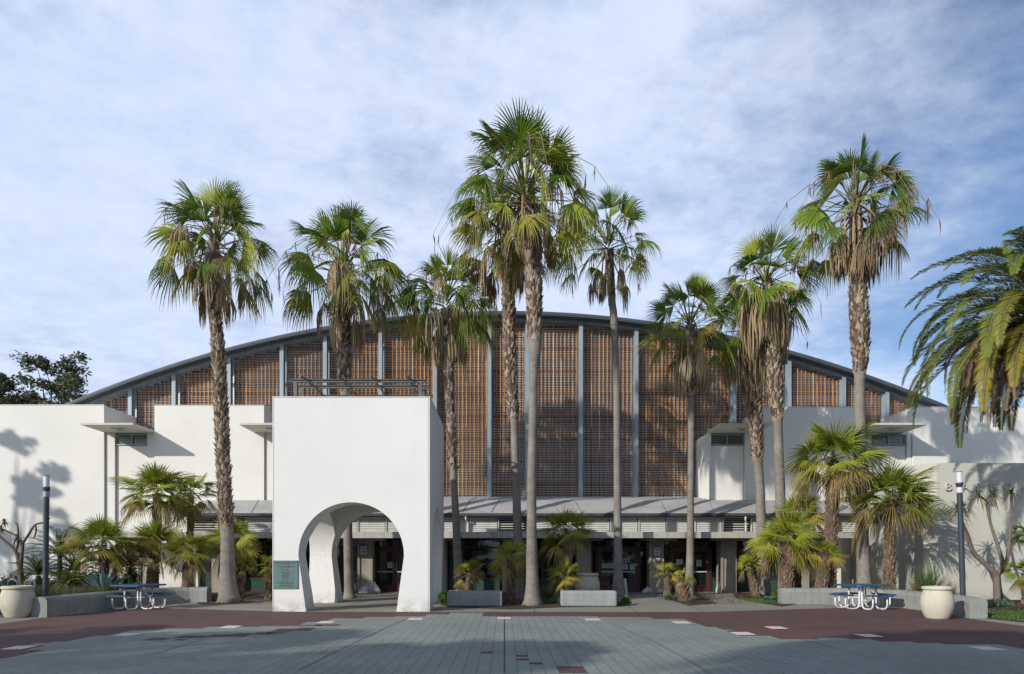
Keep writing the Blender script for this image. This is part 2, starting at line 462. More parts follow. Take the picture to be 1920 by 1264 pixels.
# maroon pavers scattered in the field, and a grey patch in the border
b = MB()
def gq(x0, y0, x1, y1, z):
    a, c, d, e = G(x0, y0), G(x1, y0), G(x1, y1), G(x0, y1)
    w = 0.2
    X0 = round(d.x / w) * w if False else round(a.x / w) * w; X1 = round(c.x / w) * w
    Y1 = round(a.y / w) * w; Y0 = round(d.y / w) * w
    if Y1 <= Y0: Y0 = Y1 - w
    if X1 <= X0: X1 = X0 + w
    b.poly([(X0, Y0, z), (X1, Y0, z), (X1, Y1, z), (X0, Y1, z)])
for q in [(290,1198,320,1202),(334,1199,352,1202),(330,1194,390,1196.5),(390,1192,440,1196),(440,1190,480,1195),(480,1187,510,1192),(500,1187,528,1189.5),(525,1180,560,1185),(560,1178,600,1183),(600,1172,640,1174.5),
          (866+40,1222,925,1224.5),(958,1229,968,1231),(968,1235.5,988,1238.5),(990,1242.5,1011,1246),(1040,1253,1085,1262),(560,1172.5,610,1175)]:
    gq(*q, 0.016)
tag(b.build("plaza_inlay", PAVM), kind='structure')
b = MB(); gq(1530, 1198.5, 1585, 1202, 0.0125); gq(1585,1201,1612,1204.5,0.0125)
tag(b.build("plaza_patch", PAVG), kind='structure')
# expansion joints
b = MB()
for path in ([(946,1264),(946,1150)], [(765,1160),(690,1194),(610,1234),(560,1258)], [(440,1190),(395,1196),(296,1226)], [(1330,1264),(1272,1230),(1210,1197),(1150,1172)], [(1500,1200),(1570,1217)]):
    g = [G(*p) for p in path]
    for p, q in zip(g, g[1:]):
        d = (q - p).normalized(); n = Vector((-d.y, d.x, 0)) * 0.008
        b.poly([(p - n).to_tuple()[:2] + (0.0165,), (p + n).to_tuple()[:2] + (0.0165,), (q + n).to_tuple()[:2] + (0.0165,), (q - n).to_tuple()[:2] + (0.0165,)])
tag(b.build("paving_joint", m_noise("joint_filler", (0.07, 0.045, 0.03), (0.05, 0.04, 0.03), 6, bump=0)), kind='structure')
b = MB()
for path in ([(1003,1149),(1001,1140)], [(1195,1148),(1178,1137),(1172,1128)], [(1320,1148),(1290,1135)], [(880,1149),(855,1142)], [(620,1147),(700,1122)]):
    g = [G(*p) for p in path]
    for p, q in zip(g, g[1:]):
        d = (q - p).normalized(); n = Vector((-d.y, d.x, 0)) * 0.01
        b.poly([(p.x-n.x, p.y-n.y, 0.009), (p.x+n.x, p.y+n.y, 0.009), (q.x+n.x, q.y+n.y, 0.009), (q.x-n.x, q.y-n.y, 0.009)])
tag(b.build("paving_crack", MULCH), kind='structure')
for (px, py) in [(36,1216),(240,1191),(433,1176.5),(612,1167.5),(779,1161.5),(945,1160),(1111,1162.5),(1277,1168),(1393,1189),(1455,1178),(1629,1193),(1850,1217)]:
    g = G(px, py); b = MB()
    b.box(g.x - 0.19, g.x + 0.19, g.y - 0.24, g.y + 0.24, 0.013, 0.019)
    tag(b.build("inlay_tile", TILEW, loc=(g.x, g.y, 0)), "pale square tile set flush in the arc across the pavers", "floor tile", "pale tiles along the paving arc")
# planting beds
def bed(pts, z=0.02):
    sheet("planting_bed", pts, z, MULCH)
gg = lambda *a: [G(*p)[:2] for p in a]
bed([(-16.5, 19.6), (-13.0, 19.6), (-12.55, 24.2), (-10.8, 25.2), (-10.6, 32.9), (-34, 32.9), (-34, 24)])
bed(gg((818,1132),(840,1139),(960,1143),(1055,1139),(1158,1137),(1170,1128),(1125,1110),(830,1110)))
bed(gg((1228,1112),(1262,1127),(1290,1136),(1345,1132),(1300,1112)))
bed(gg((1372,1112),(1380,1122),(1465,1138),(1500,1132),(1500,1112)))
bed([(9.9, 24.3), (12.4, 24.1), (13.4, 22.8), (13.4, 21), (13.0, 18.6), (13.2, 17.2), (30, 16.5), (30, 26), (16, 26), (16.2, 31.0), (12.4, 31.0)])
b = MB(); b.lathe((P(428,1130,24.7).x, 24.6, 0.0), [(0.0, 0.025), (0.95, 0.022), (1.0, 0.018)], 24)
tag(b.build("planting_bed", MULCH), kind='structure')

# ------------------------------------------------------------------ the hall
hall = thing("exhibition_hall", "long white building with arched roof and timber lattice front behind the palms", "building", (0, 33, 0))
ZT = lambda x: 14.25 - 0.0094 * x * x
rnd = random.Random(5)
# roof slab
b = MB(); xs = [-23.2 + 46.4 * i / 60 for i in range(61)]
def arcstrip(b, y0, y1, dz0, dz1, xs=xs):
    "solid arched strip between offsets below the roof line"
    n = len(b.v)
    for x in xs:
        for y, dz in ((y0, dz0), (y1, dz0), (y1, dz1), (y0, dz1)): b.vert((x, y, ZT(x) - dz))
    for i in range(len(xs) - 1):
        for k in range(4):
            k2 = (k + 1) % 4
            b.face(n + i*4 + k, n + i*4 + k2, n + i*4 + 4 + k2, n + i*4 + 4 + k)
    b.face(n, n+3, n+2, n+1); m_ = n + (len(xs)-1)*4; b.face(m_, m_+1, m_+2, m_+3)
arcstrip(b, 35.03, 75, 0.02, 0.17); b.build("roof", FASC, hall)
b = MB(); arcstrip(b, 34.98, 35.03, 0.0, 0.12); arcstrip(b, 35.0, 35.03, 0.12, 0.18)
b.build("roof_fascia", FASC, hall)
b = MB(); arcstrip(b, 35.55, 35.80, 0.172, 0.29); b.build("arched_beam", GALV, hall)
# lattice bays
YL = 35.9
mx = [245,327,430,529,610,713.5,815.6,917.5,988.6,1089,1192.6,1296,1376,1479,1581,1662]
MX = [(x - CX) * 35.6 / F for x in mx]
edges = [-21.6] + MX + [21.6]
ZB = 4.84
FCOL = [(0.49,0.235,0.085),(0.54,0.29,0.12),(0.43,0.185,0.062),(0.30,0.14,0.06),(0.58,0.37,0.19),(0.48,0.24,0.095),(0.36,0.20,0.10)]
SCOL = [(0.16,0.075,0.038),(0.10,0.05,0.03),(0.22,0.105,0.052),(0.075,0.04,0.026)]
for i in range(len(edges) - 1):
    x0, x1 = edges[i] + 0.17, edges[i+1] - 0.17
    bayf = rnd.uniform(0.82, 1.1)
    b = MB(); nb = max(2, round((x1 - x0) / 0.205)); st = (x1 - x0) / nb
    for k in range(nb + 1):
        x = x0 + st * k; top = ZT(x) - 0.325
        z = ZB
        while z < top:
            L = rnd.choice([1.2, 2.4, 2.4, 3.6, 4.8]); z2 = min(top, z + L)
            if z2 - z > 0.05:
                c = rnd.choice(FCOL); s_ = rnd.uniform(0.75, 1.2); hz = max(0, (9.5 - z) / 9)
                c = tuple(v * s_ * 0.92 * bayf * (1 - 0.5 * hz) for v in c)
                dy = rnd.uniform(-0.006, 0.006)
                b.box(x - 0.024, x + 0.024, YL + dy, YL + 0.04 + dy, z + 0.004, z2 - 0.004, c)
            z = z2
    b.m = 1
    z = ZB + 0.02; row = 0
    while z < ZT(0) - 0.36:
        # clip to where the arch is above this row
        lim = math.sqrt(max(0.0, (14.25 - 0.38 - z) / 0.0094))
        a, c_ = max(x0, -lim), min(x1, lim)
        if c_ - a > 0.1:
            c = rnd.choice(SCOL); s_ = rnd.uniform(0.7, 1.3); c = tuple(v * s_ for v in c)
            if row % 9 == 4:
                b.box(a, c_, YL + 0.045, YL + 0.08, z, z + 0.085, SCOL[0])
            else:
                zz_ = rnd.uniform(-0.004, 0.004)
                b.box(a, c_, YL + 0.045, YL + 0.065, z + zz_, z + 0.054 + zz_, c)
        z += 0.132; row += 1
    b.build("timber_lattice", [TIMBER, SLATM], hall)
# cladding behind (wavy in plan like corrugated sheet)
b = MB(); n = 1300; X0, X1 = -22.0, 22.0; pr = None
for i in range(n + 1):
    x = X0 + (X1 - X0) * i / n
    y = YL + 0.098 + 0.018 * math.sin(x * 2 * math.pi / 0.205)
    a = b.vert((x, y, 4.3)); c = b.vert((x, y, ZT(x) - 0.172))
    if pr: b.face(pr[0], a, c, pr[1])
    pr = (a, c)
b.build("corrugated_wall", CLAD, hall, smooth=True)
b = MB(); b.box(-22.3, 22.3, 36.4, 74, 0, 4.9); b.build("hall_volume", WHITE, hall)
for x in MX:
    b = MB(); top = ZT(x) - 0.295
    b.box(x - 0.10, x + 0.10, 35.50, 35.52, ZB - 0.1, top)
    b.box(x - 0.10, x + 0.10, 35.80, 35.82, ZB - 0.1, top)
    b.box(x - 0.015, x + 0.015, 35.52, 35.80, ZB - 0.1, top)
    z = ZB + 2.0
    while z < top:
        b.box(x - 0.17, x + 0.17, 35.83, 35.87, z, z + 0.05); z += 1.93
    b.build("steel_post", GALV, hall)
b = MB()
for z in [ZB + 2.0 + 1.93 * k for k in range(5)]:
    lim = min(21.5, math.sqrt(max(0.0, (14.25 - 0.40 - z) / 0.0094)))
    b.box(-lim, lim, YL + 0.067, YL + 0.074, z, z + 0.03)
b.build("steel_rail", GALV, hall)
# white wings
def wing(x0, x1, z, y0=33.0, y1=36.9, zb=0.0):
    b = MB(); b.box(x0, x1, y0, y1, zb, z); w = b.build("white_wall", WHITE, hall)
    b = MB(); b.box(x0 - 0.015, x1 + 0.015, y0 - 0.015, y0 + 0.25, z, z + 0.035); b.build("coping", LOUV, w); return w
def sx(px, Y=33.0): return (px - CX) * Y / F
wing(-42, sx(195), 8.97)
wing(sx(289.5), sx(495), 8.95)
wing(12.55, sx(1604), 8.87)
wing(sx(1712), 42, 8.87)
def bay(x0, x1, panel0, panel1, zt):
    "recessed bay with clerestory window, panel and awning"
    b = MB(); b.box(x0 + 0.02, x1 - 0.02, 33.28, 36.85, 0, zt)
    b.box(x0 + 0.03, panel0 - 0.03, 33.10, 33.28, 0, zt - 0.02); b.box(panel1 + 0.03, x1 - 0.03, 33.10, 33.28, 0, zt - 0.02)
    b.build("white_wall", WHITE, hall)
    b = MB(); b.box(panel0, panel1, 33.22, 33.278, 0, zt - 0.68); b.build("wall_panel", WHITE, hall)
    b = MB()
    wz0, wz1, ym = zt - 0.60, zt - 0.16, (panel0 + panel1) / 2
    for r in ((panel0, panel1, wz0 - 0.05, wz0), (panel0, panel1, wz1, wz1 + 0.05), (panel0, panel0 + 0.04, wz0, wz1), (panel1 - 0.04, panel1, wz0, wz1), (ym - 0.03, ym + 0.03, wz0, wz1)):
        b.box(r[0], r[1], 33.17, 33.275, r[2], r[3])
    w = b.build("clerestory_window", GALV, hall)
    b = MB(); b.box(panel0 + 0.04, panel1 - 0.04, 33.24, 33.26, wz0, wz1); b.build("pane", CLERE, w)
    b = MB(); b.box(panel0 - 0.026, panel0 - 0.004, 33.27, 33.29, 0, zt - 0.05); b.build("shadow_joint", DARK, hall)
def awning(x0, x1, z):
    b = MB(); n = len(b.v)
    # thin outer edge, deeper at the wall
    for x in (x0, x1):
        for y, zz_ in ((31.2, z), (33.28, z - 0.03), (33.28, z + 0.09), (31.2, z + 0.09)): b.vert((x, y, zz_))
    b.face(n, n+1, n+2, n+3); b.face(n+7, n+6, n+5, n+4)
    for k in range(4):
        k2 = (k+1) % 4; b.face(n+k, n+4+k, n+4+k2, n+k2)
    a = b.build("awning", AWN, hall)
    xm = (x0 + x1) / 2 + 0.1; b = MB(); b.box(xm - 0.32, xm + 0.32, 31.9, 32.4, z - 0.06, z - 0.02)
    b.build("downlight", LOUV, a)
    b = MB(); b.box(xm - 0.14, xm + 0.14, 32.05, 32.2, z - 0.075, z - 0.062); b.build("lamp", DARK, a)
bay(sx(195), sx(289.5), sx(214), sx(273), 7.72); awning(-19.35, -16.96, 7.68)
bay(sx(495), -9.9, -11.0, -10.2, 7.72); awning(-12.1, -9.7, 7.68)
bay(10.0, 12.55, 10.05, 11.65, 7.72); awning(9.9, 12.3, 7.68)
bay(sx(1604), sx(1712), sx(1637), sx(1702), 7.72); awning(16.9, 19.35, 7.68)
# canopy roof
GX0, GX1 = -14.5, 16.0
b = MB(); n = 0
for x in (GX0, GX1):
    for y, z in ((30.72, 3.63), (33.0, 4.38), (35.85, 4.80), (35.85, 4.6), (33.0, 4.2), (30.72, 3.54)): b.vert((x, y, z))
b.face(0, 1, 2, 3, 4, 5); b.face(11, 10, 9, 8, 7, 6)
for k in range(6):
    k2 = (k+1) % 6; b.face(k, 6+k, 6+k2, k2)
cr = b.build("canopy_roof", CROOF, hall)
b = MB()
for px_ in (866, 920, 1010, 1090, 1170, 1250, 1340, 1430, 1500, 790, 700, 600, 470):
    x = (px_ - CX) * 30.7 / F; x2 = (px_ + (px_ - CX) * -0.0 + (28 if px_ < 960 else -26) - CX) * 35.5 / F
    b.bar((x, 30.75, 3.65), (x * 0.5 + x2 * 0.5, 33.0, 4.39), 0.05, 0.02); b.bar((x * 0.5 + x2 * 0.5, 33.0, 4.39), (x2, 35.4, 4.745), 0.05, 0.02)
b.build("roof_seam", GALV, cr)
b = MB(); b.box(GX0 - 0.05, GX1, 30.60, 30.72, 3.48, 3.605); b.box(GX0 - 0.05, GX1, 30.72, 30.80, 3.44, 3.535)
gt = b.build("gutter", GUTT, hall)
for px_ in (876, 560, 1400):
    x = (px_ - CX) * 30.7 / F; b = MB()
    b.tube([(x - 0.06, 30.66, 3.47), (x - 0.06, 30.68, 3.34), (x + 0.02, 30.86, 3.20), (x + 0.02, 30.88, 2.80)], 0.04, 8)
    b.build("downpipe", LOUV, hall)
# louvre band
LX = [-14.3 + 1.275 * k for k in range(25)]
for k in range(24):
    x0, x1 = LX[k], LX[k+1]
    px_ = (x0 + x1) / 2 * F / 31 + CX
    dark = any(a < px_ < c for a, c in ((340, 440), (925, 975), (1345, 1410)))
    b = MB(); b.m = 0
    nb = 6 if dark else 8; z0, z1 = 2.78, 3.44
    for j in range(nb):
        z = z0 + (z1 - z0) * j / nb; h = (z1 - z0) / nb
        if dark: b.poly([(x0+.04, 31.0, z+0.01), (x1-.04, 31.0, z+0.01), (x1-.04, 31.07, z + h*0.5), (x0+.04, 31.07, z + h*0.5)])
        else: b.poly([(x0+.04, 31.0, z+0.006), (x1-.04, 31.0, z+0.006), (x1-.04, 31.04, z + h), (x0+.04, 31.04, z + h)])
    b.box(x0, x0 + 0.045, 30.96, 31.02, 2.735, 3.46); b.box(x0 + .045, x1 - .002, 30.97, 31.01, 3.42, 3.46)
    b.build("louvre_panel", LOUV, hall)
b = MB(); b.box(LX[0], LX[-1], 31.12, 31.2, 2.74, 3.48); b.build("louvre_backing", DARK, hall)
# beam, canopy slab, columns
b = MB(); b.box(-18.5, 15.55, 29.8, 30.05, 2.47, 2.735); b.box(-18.5, 15.55, 30.05, 32.4, 2.55, 2.73)
bm_ = b.build("concrete_beam", BEAM, hall)
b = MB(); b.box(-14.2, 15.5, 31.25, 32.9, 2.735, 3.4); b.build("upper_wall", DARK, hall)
for px_, w in ((273, 0.62), (405, 0.42), (550, 0.62), (684.5, 0.68), (825, 0.6), (950, 0.42), (1095, 0.66), (1231, 0.68), (1366, 0.74), (1504, 0.66)):
    x = (px_ - CX) * 31.2 / F; b = MB()
    b.box(x - w/2, x + w/2, 31.2, 31.8, 0, 2.38)
    b.box(x - w/2 - 0.004, x - w/2 + 0.11, 31.14, 31.2, 0.0, 2.3) if w > 0.6 else None
    c_ = b.build("concrete_column", CONC, hall)
    b = MB(); b.box(x - w/2 - 0.32, x + w/2 + 0.55, 31.0, 31.8, 2.38, 2.545)
    for q in range(3): b.box(x - w/2 - 0.5 + q*0.14, x - w/2 - 0.42 + q*0.14, 30.1, 30.98, 2.40, 2.545)
    b.build("bracket", CONC, c_)
# glazed front, windows
def glaze(x0, x1, rail=True, g=GLASS):
    b = MB(); f = []
    for r in ((x0, x1, 0.0, 0.08), (x0, x1, 2.05, 2.12), (x0, x0 + 0.06, 0.08, 2.05), (x1 - 0.06, x1, 0.08, 2.05)): b.box(r[0], r[1], 32.1, 32.2, r[2], r[3])
    if rail: b.box(x0 + 0.06, x1 - 0.06, 32.1, 32.2, 0.58, 0.66)
    w = b.build("window", BROWNF, hall)
    if rail:
        b = MB(); b.box(x0 + 0.06, x1 - 0.06, 32.14, 32.16, 0.66, 2.05); b.build("pane", g, w)
        b = MB(); b.box(x0 + 0.06, x1 - 0.06, 32.14, 32.16, 0.08, 0.58); b.build("pane", GLASSG, w)
    else:
        b = MB(); b.box(x0 + 0.06, x1 - 0.06, 32.14, 32.16, 0.08, 2.05); b.build("pane", g, w)
    b = MB(); b.box(x0, x1, 32.15, 32.17, 2.12, 2.55); b.build("transom_pane", GLASS, hall)
def wx(px): return (px - CX) * 32.1 / F
def door(x0, x1, leaves=2):
    b = MB()
    b.box(x0, x0 + 0.07, 32.06, 32.2, 0, 2.12); b.box(x1 - 0.07, x1, 32.06, 32.2, 0, 2.12); b.box(x0 + .07, x1 - .07, 32.06, 32.2, 2.04, 2.12)
    fr = b.build("door_frame", MAROON, hall)
    b = MB(); b.box(x0, x1, 32.15, 32.17, 2.12, 2.55); b.build("transom_pane", GLASS, hall)
    w = (x1 - x0 - 0.14) / leaves
    for k in range(leaves):
        a = x0 + 0.07 + k * w + 0.005; c = a + w - 0.01
        b = MB(); s_ = 0.13
        b.box(a, a + s_, 32.1, 32.15, 0.02, 2.03); b.box(c - s_, c, 32.1, 32.15, 0.02, 2.03)
        b.box(a + s_, c - s_, 32.1, 32.15, 0.02, 0.34); b.box(a + s_, c - s_, 32.1, 32.15, 1.90, 2.03)
        d = b.build("door", MAROON, hall)
        b = MB(); b.box(a + s_, c - s_, 32.12, 32.13, 0.34, 1.90); b.build("pane", GLASS, d)
        b = MB(); b.box(a + s_ - 0.02, c - s_ + 0.02, 32.05, 32.09, 0.92, 0.97); b.build("push_bar", LOUV, d)
        b = MB(); hx = c - 0.06 if k == 0 else a + 0.06
        b.tube([(hx, 32.09, 0.98), (hx, 32.04, 1.0), (hx, 32.04, 1.3), (hx, 32.09, 1.32)], 0.012, 6); b.build("handle", LOUV, d)
door(wx(1120), wx(1198)); glaze(wx(1109), wx(1119.5), False); glaze(wx(1198.5), wx(1216), False)
door(wx(1256), wx(1332)); glaze(wx(1247), wx(1255.5), False); glaze(wx(1332.5), wx(1350))
door(wx(700), wx(782)); glaze(wx(782.5), wx(812)); glaze(wx(640), wx(669.5))
for a, c in ((838, 888), (888.5, 937), (956, 1018), (1018.5, 1080), (562, 600), (600.5, 639.5), (444, 498), (498.5, 536)):
    glaze(wx(a), wx(c))
glaze(wx(372), wx(396), True, GLASSG); glaze(wx(413), wx(443.5), True, GLASS)
glaze(wx(1383), wx(1432), True, GLASSG); glaze(wx(1432.5), wx(1490), True, GLASS)
for a_, c_ in ((-14.3, wx(371)), (wx(1519), wx(1573))):
    b = MB(); b.box(a_, c_, 31.9, 32.9, 0, 2.55); b.build("white_wall", WHITE, hall)
b = MB(); b.box(wx(1522), wx(1534), 31.86, 31.9, 0.0, 0.55); b.build("wall_vent", GUTT, hall)
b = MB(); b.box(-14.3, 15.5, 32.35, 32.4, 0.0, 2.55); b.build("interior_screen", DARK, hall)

# ------------------------------------------------------------------ side wall with cut letters
sw = thing("lettered_wall", "pale curved garden wall with widely spaced cut capital letters behind the branching aloe", "wall", (16, 26, 0))
WT = 5.23
b = MB()
path = [(16.75, 33.2), (16.55, 31.0), (16.25, 28.6), (16.02, 27.2), (16.0, 26.6), (16.12, 26.22), (16.5, 26.03), (17.2, 26.0), (40, 26.0)]
prev = None
def offs(path, d):
    out = []
    for i, p in enumerate(path):
        a = Vector(path[max(i-1, 0)]); c = Vector(path[min(i+1, len(path)-1)]); t = (c - a).normalized()
        out.append((p[0] - t.y * d, p[1] + t.x * d))
    return out
inner = offs(path, 0.35)
for i in range(len(path) - 1):
    p, q, r, s_ = path[i], path[i+1], inner[i+1], inner[i]
    b.poly([(*p, 0), (*q, 0), (*q, WT), (*p, WT)]); b.poly([(*p, WT), (*q, WT), (*r, WT), (*s_, WT)]); b.poly([(*s_, 0), (*s_, WT), (*r, WT), (*r, 0)])
wb = b.build("wall_body", CREAM, sw)
bmx = bmesh.new(); bmx.from_mesh(wb.data); bmesh.ops.remove_doubles(bmx, verts=bmx.verts, dist=0.001); bmx.to_mesh(wb.data); bmx.free()
def text_mesh(name, s, size, mat, parent, loc, ext=0.01, spacing=1.0, align='CENTER', rot=(RD(90), 0, 0)):
    cu = bpy.data.curves.new(name, 'FONT'); cu.body = s; cu.size = size; cu.extrude = ext; cu.align_x = align; cu.space_character = spacing
    o = bpy.data.objects.new(name, cu); scene.collection.objects.link(o)
    C.view_layer.update()
    me = bpy.data.meshes.new_from_object(o.evaluated_get(C.evaluated_depsgraph_get()))
    bpy.data.objects.remove(o); bpy.data.curves.remove(cu)
    me.materials.clear(); me.materials.append(mat)
    r = bpy.data.objects.new(name, me); link(r, parent)
    r.location = Vector(loc) - (wloc(parent) if parent else Vector((0, 0, 0))); r.rotation_euler = rot
    return r
zb = EYE + (CY - 920) * 26 / F
for ch, px_ in (("B", 1778), ("A", 1809.5), ("L", 1835), ("B", 1862), ("O", 1890), ("A", 1921), ("P", 1975), ("A", 2005), ("R", 2033), ("K", 2062)):
    text_mesh("letter", ch, 0.43, CREAM, sw, ((px_ - CX) * 25.97 / F, 25.965, zb), 0.032)

# ------------------------------------------------------------------ gateway
gx0, gx1, gy0, gy1, gz = -7.02, -2.25, 20.7, 25.47, 6.50
gc = Vector(((gx0 + gx1) / 2, (gy0 + gy1) / 2, 0))
gate = thing("gateway_arch", "white cube gateway with a horseshoe arch opening on every side", "gateway", (gc.x, gc.y, 0))
def cutter(axis, s0, s1):
    R = 1.60
    pr = [(-1.325, -0.3), (1.325, -0.3), (1.37, 0.0), (1.60, 1.68)]
    for k in range(1, 40):
        a = math.pi * k / 40; pr.append((R * math.cos(a), 1.72 + R * math.sin(a)))
    pr += [(-1.60, 1.68), (-1.37, 0.0)]
    b = MB(); n = len(pr)
    for s_ in (s0, s1):
        for u, z in pr:
            b.vert((gc.x + u, gc.y + s_, z) if axis == 'y' else (gc.x + s_, gc.y + u, z))
    b.face(*range(n)); b.face(*reversed(range(n, 2*n)))
    for k in range(n):
        k2 = (k+1) % n; b.face(k2, k, n + k, n + k2)
    return b.build("cut", WHITE2)
b = MB(); b.box(gx0, gx1, gy0, gy1, 0, gz)
body = b.build("gateway_body", WHITE2, gate)
IW = 1.435
b = MB(); b.box(gc.x - IW, gc.x + IW, gc.y - IW, gc.y + IW, -0.3, 5.4); room = b.build("cut", WHITE2)
cuts = [room, cutter('y', -4, -1.43), cutter('y', 1.43, 4), cutter('x', -4, -1.43), cutter('x', 1.43, 4)]
for c_ in cuts:
    bmx = bmesh.new(); bmx.from_mesh(c_.data); bmesh.ops.recalc_face_normals(bmx, faces=bmx.faces); bmx.to_mesh(c_.data); bmx.free()
    md = body.modifiers.new("cut", 'BOOLEAN'); md.operation = 'DIFFERENCE'; md.object = c_; md.solver = 'EXACT'
C.view_layer.update()
me = bpy.data.meshes.new_from_object(body.evaluated_get(C.evaluated_depsgraph_get()))
body.modifiers.clear(); body.data = me
for c_ in cuts: bpy.data.objects.remove(c_)
for p in me.polygons: p.use_smooth = False
# thin corner joints and cap
b = MB()
for x in (gx0 + 0.035, gx1 - 0.035): b.box(x - 0.004, x + 0.004, gy0 - 0.003, gy0 + 0.01, 0.01, gz - 0.03)
b.build("corner_joint", GUTT, gate)
b = MB(); b.box(gx0 - 0.012, gx1 + 0.012, gy0 - 0.012, gy1 + 0.012, gz, gz + 0.03); b.build("cap", LOUV, gate)
# rusty stain conduit in the vault and bolt holes
b = MB()
jy = gc.y + 1.37
rr = random.Random(3)
holes = [(460,920+455/4.514-0),(0,0)]
for (zx, zy) in [(467,457),(567,462),(441,503),(496,506),(453,562),(498,585),(547,569),(515,601),(585,552),(461,611),(509,634),(602,651),(463,660),(522,694),(604,712),(527,750),(611,757),(617,856)]:
    px_, py_ = 480 + zx/4.514, 920 + zy/4.514
    # far jamb of the side passage: plane leaning between z=0 (y=gc+1.37) and z=1.68 (y=gc+1.6)
    Yp = 24.5
    for _ in range(4):
        z = EYE + (CY - py_) * Yp / F
        Yp = gc.y + (1.37 + 0.23 * min(z, 1.68) / 1.68 if z < 1.7 else 1.6)
    if z > 1.9: Yp = gc.y + math.sqrt(max(0.2, 1.6**2 - (z - 1.72)**2))
    x = (px_ - CX) * Yp / F
    b.box(x - 0.009, x + 0.009, Yp - 0.006, Yp + 0.02, z - 0.010, z + 0.010)
b.build("bolt_hole", GUTT, gate)
# plaque
pl = thing("bronze_plaque", "green bronze plaque with engraved lines on the white gateway pier", "plaque", (-6.63, 20.69, 1.1))
PLQ = m_noise("green_bronze", (0.085, 0.16, 0.165), (0.13, 0.215, 0.215), 3, rough=0.55, bump=0.1, sc=(3, 1, 0.3))
px0, px1 = (512.5 - CX) * 20.7 / F, (559 - CX) * 20.7 / F
pz0, pz1 = EYE + (CY - 1104) * 20.7 / F, EYE + (CY - 1051) * 20.7 / F
b = MB(); b.box(px0, px1, 20.665, 20.697, pz0, pz1); b.build("plate", PLQ, pl, bevel=0.004)
b = MB(); W_ = px1 - px0; H_ = pz1 - pz0; xm = (px0 + px1) / 2
rows = [(0.075, .86, 1.6), (0.125, .46, 1.0), (.205, .72, 1), (.24, .40, 1), (.32, .15, 1), (.36, .27, 1), (.425, .5, 1), (.455,.2,.8), (.49,.22,.8), (.52,.26,.9), (.55,.24,.8), (.58,.27,.8), (.615,.26,.8), (.65,.22,.8), (.69,.2,.8), (.745,.25,.9), (.785,.70,1), (.82,.52,1), (.875,.44,1), (.91,.56,1)]
for t, wd, hh in rows:
    x = xm - wd * W_ / 2
    while x < xm + wd * W_ / 2:
        l = rr.uniform(0.012, 0.035)
        b.box(x, x + l, 20.661, 20.666, pz1 - t * H_ - 0.006 * hh, pz1 - t * H_ + 0.004 * hh); x += l + rr.uniform(0.004, 0.010)
b.build("lettering", INK, pl)
for x in (px0 + 0.03, px1 - 0.03):
    for z in (pz0 + 0.03, pz1 - 0.03):
        b = MB(); b.tube([(x, 20.668, z), (x, 20.655, z)], 0.011, 8); b.build("bolt", GUTT, pl)
# steel frame on top of the gateway
fr = thing("roof_frame", "grey steel pergola frame standing on top of the white gateway", "steel frame", (gc.x, gc.y, gz))
for Y in (21.45, 22.2, 23.55):
    z = 7.22; x0, x1 = -6.75, -2.45
    b = MB(); b.box(x0, x1, Y - 0.05, Y + 0.05, z, z + 0.018); b.box(x0, x1, Y - 0.05, Y + 0.05, z - 0.075, z - 0.06); b.box(x0, x1, Y - 0.006, Y + 0.006, z - 0.06, z)
    b.build("beam", RAIL, fr)
    for x in (x0 + 0.20, x1 - 0.18):
        b = MB(); b.box(x - 0.055, x + 0.055, Y - 0.05, Y - 0.035, gz + 0.03, z - 0.075); b.box(x - 0.055, x + 0.055, Y + 0.035, Y + 0.05, gz + 0.03, z - 0.075); b.box(x - 0.006, x + 0.006, Y - 0.035, Y + 0.035, gz + 0.03, z - 0.075)
        b.build("post", RAIL, fr)
for px_ in (564, 633, 695, 764):
    x = (px_ - CX) * 21.1 / F
    b = MB(); b.bar((x, 21.1, 7.28), (x, 24.2, 7.28), 0.045, 0.04); b.build("rod", RAIL, fr)
# ------------------------------------------------------------------ plants
UP = Vector((0, 0, 1))
def mixc(a, b, t): return tuple(a[i] * (1 - t) + b[i] * t for i in range(3))
GREEN = (0.088, 0.16, 0.014); MIDG = (0.175, 0.26, 0.02); LIME = (0.38, 0.40, 0.045); DEEP = (0.03, 0.08, 0.012)
TAN = (0.36, 0.27, 0.165); BRN = (0.17, 0.11, 0.06); GOLD = (0.36, 0.25, 0.05); STRAW = (0.46, 0.36, 0.22)

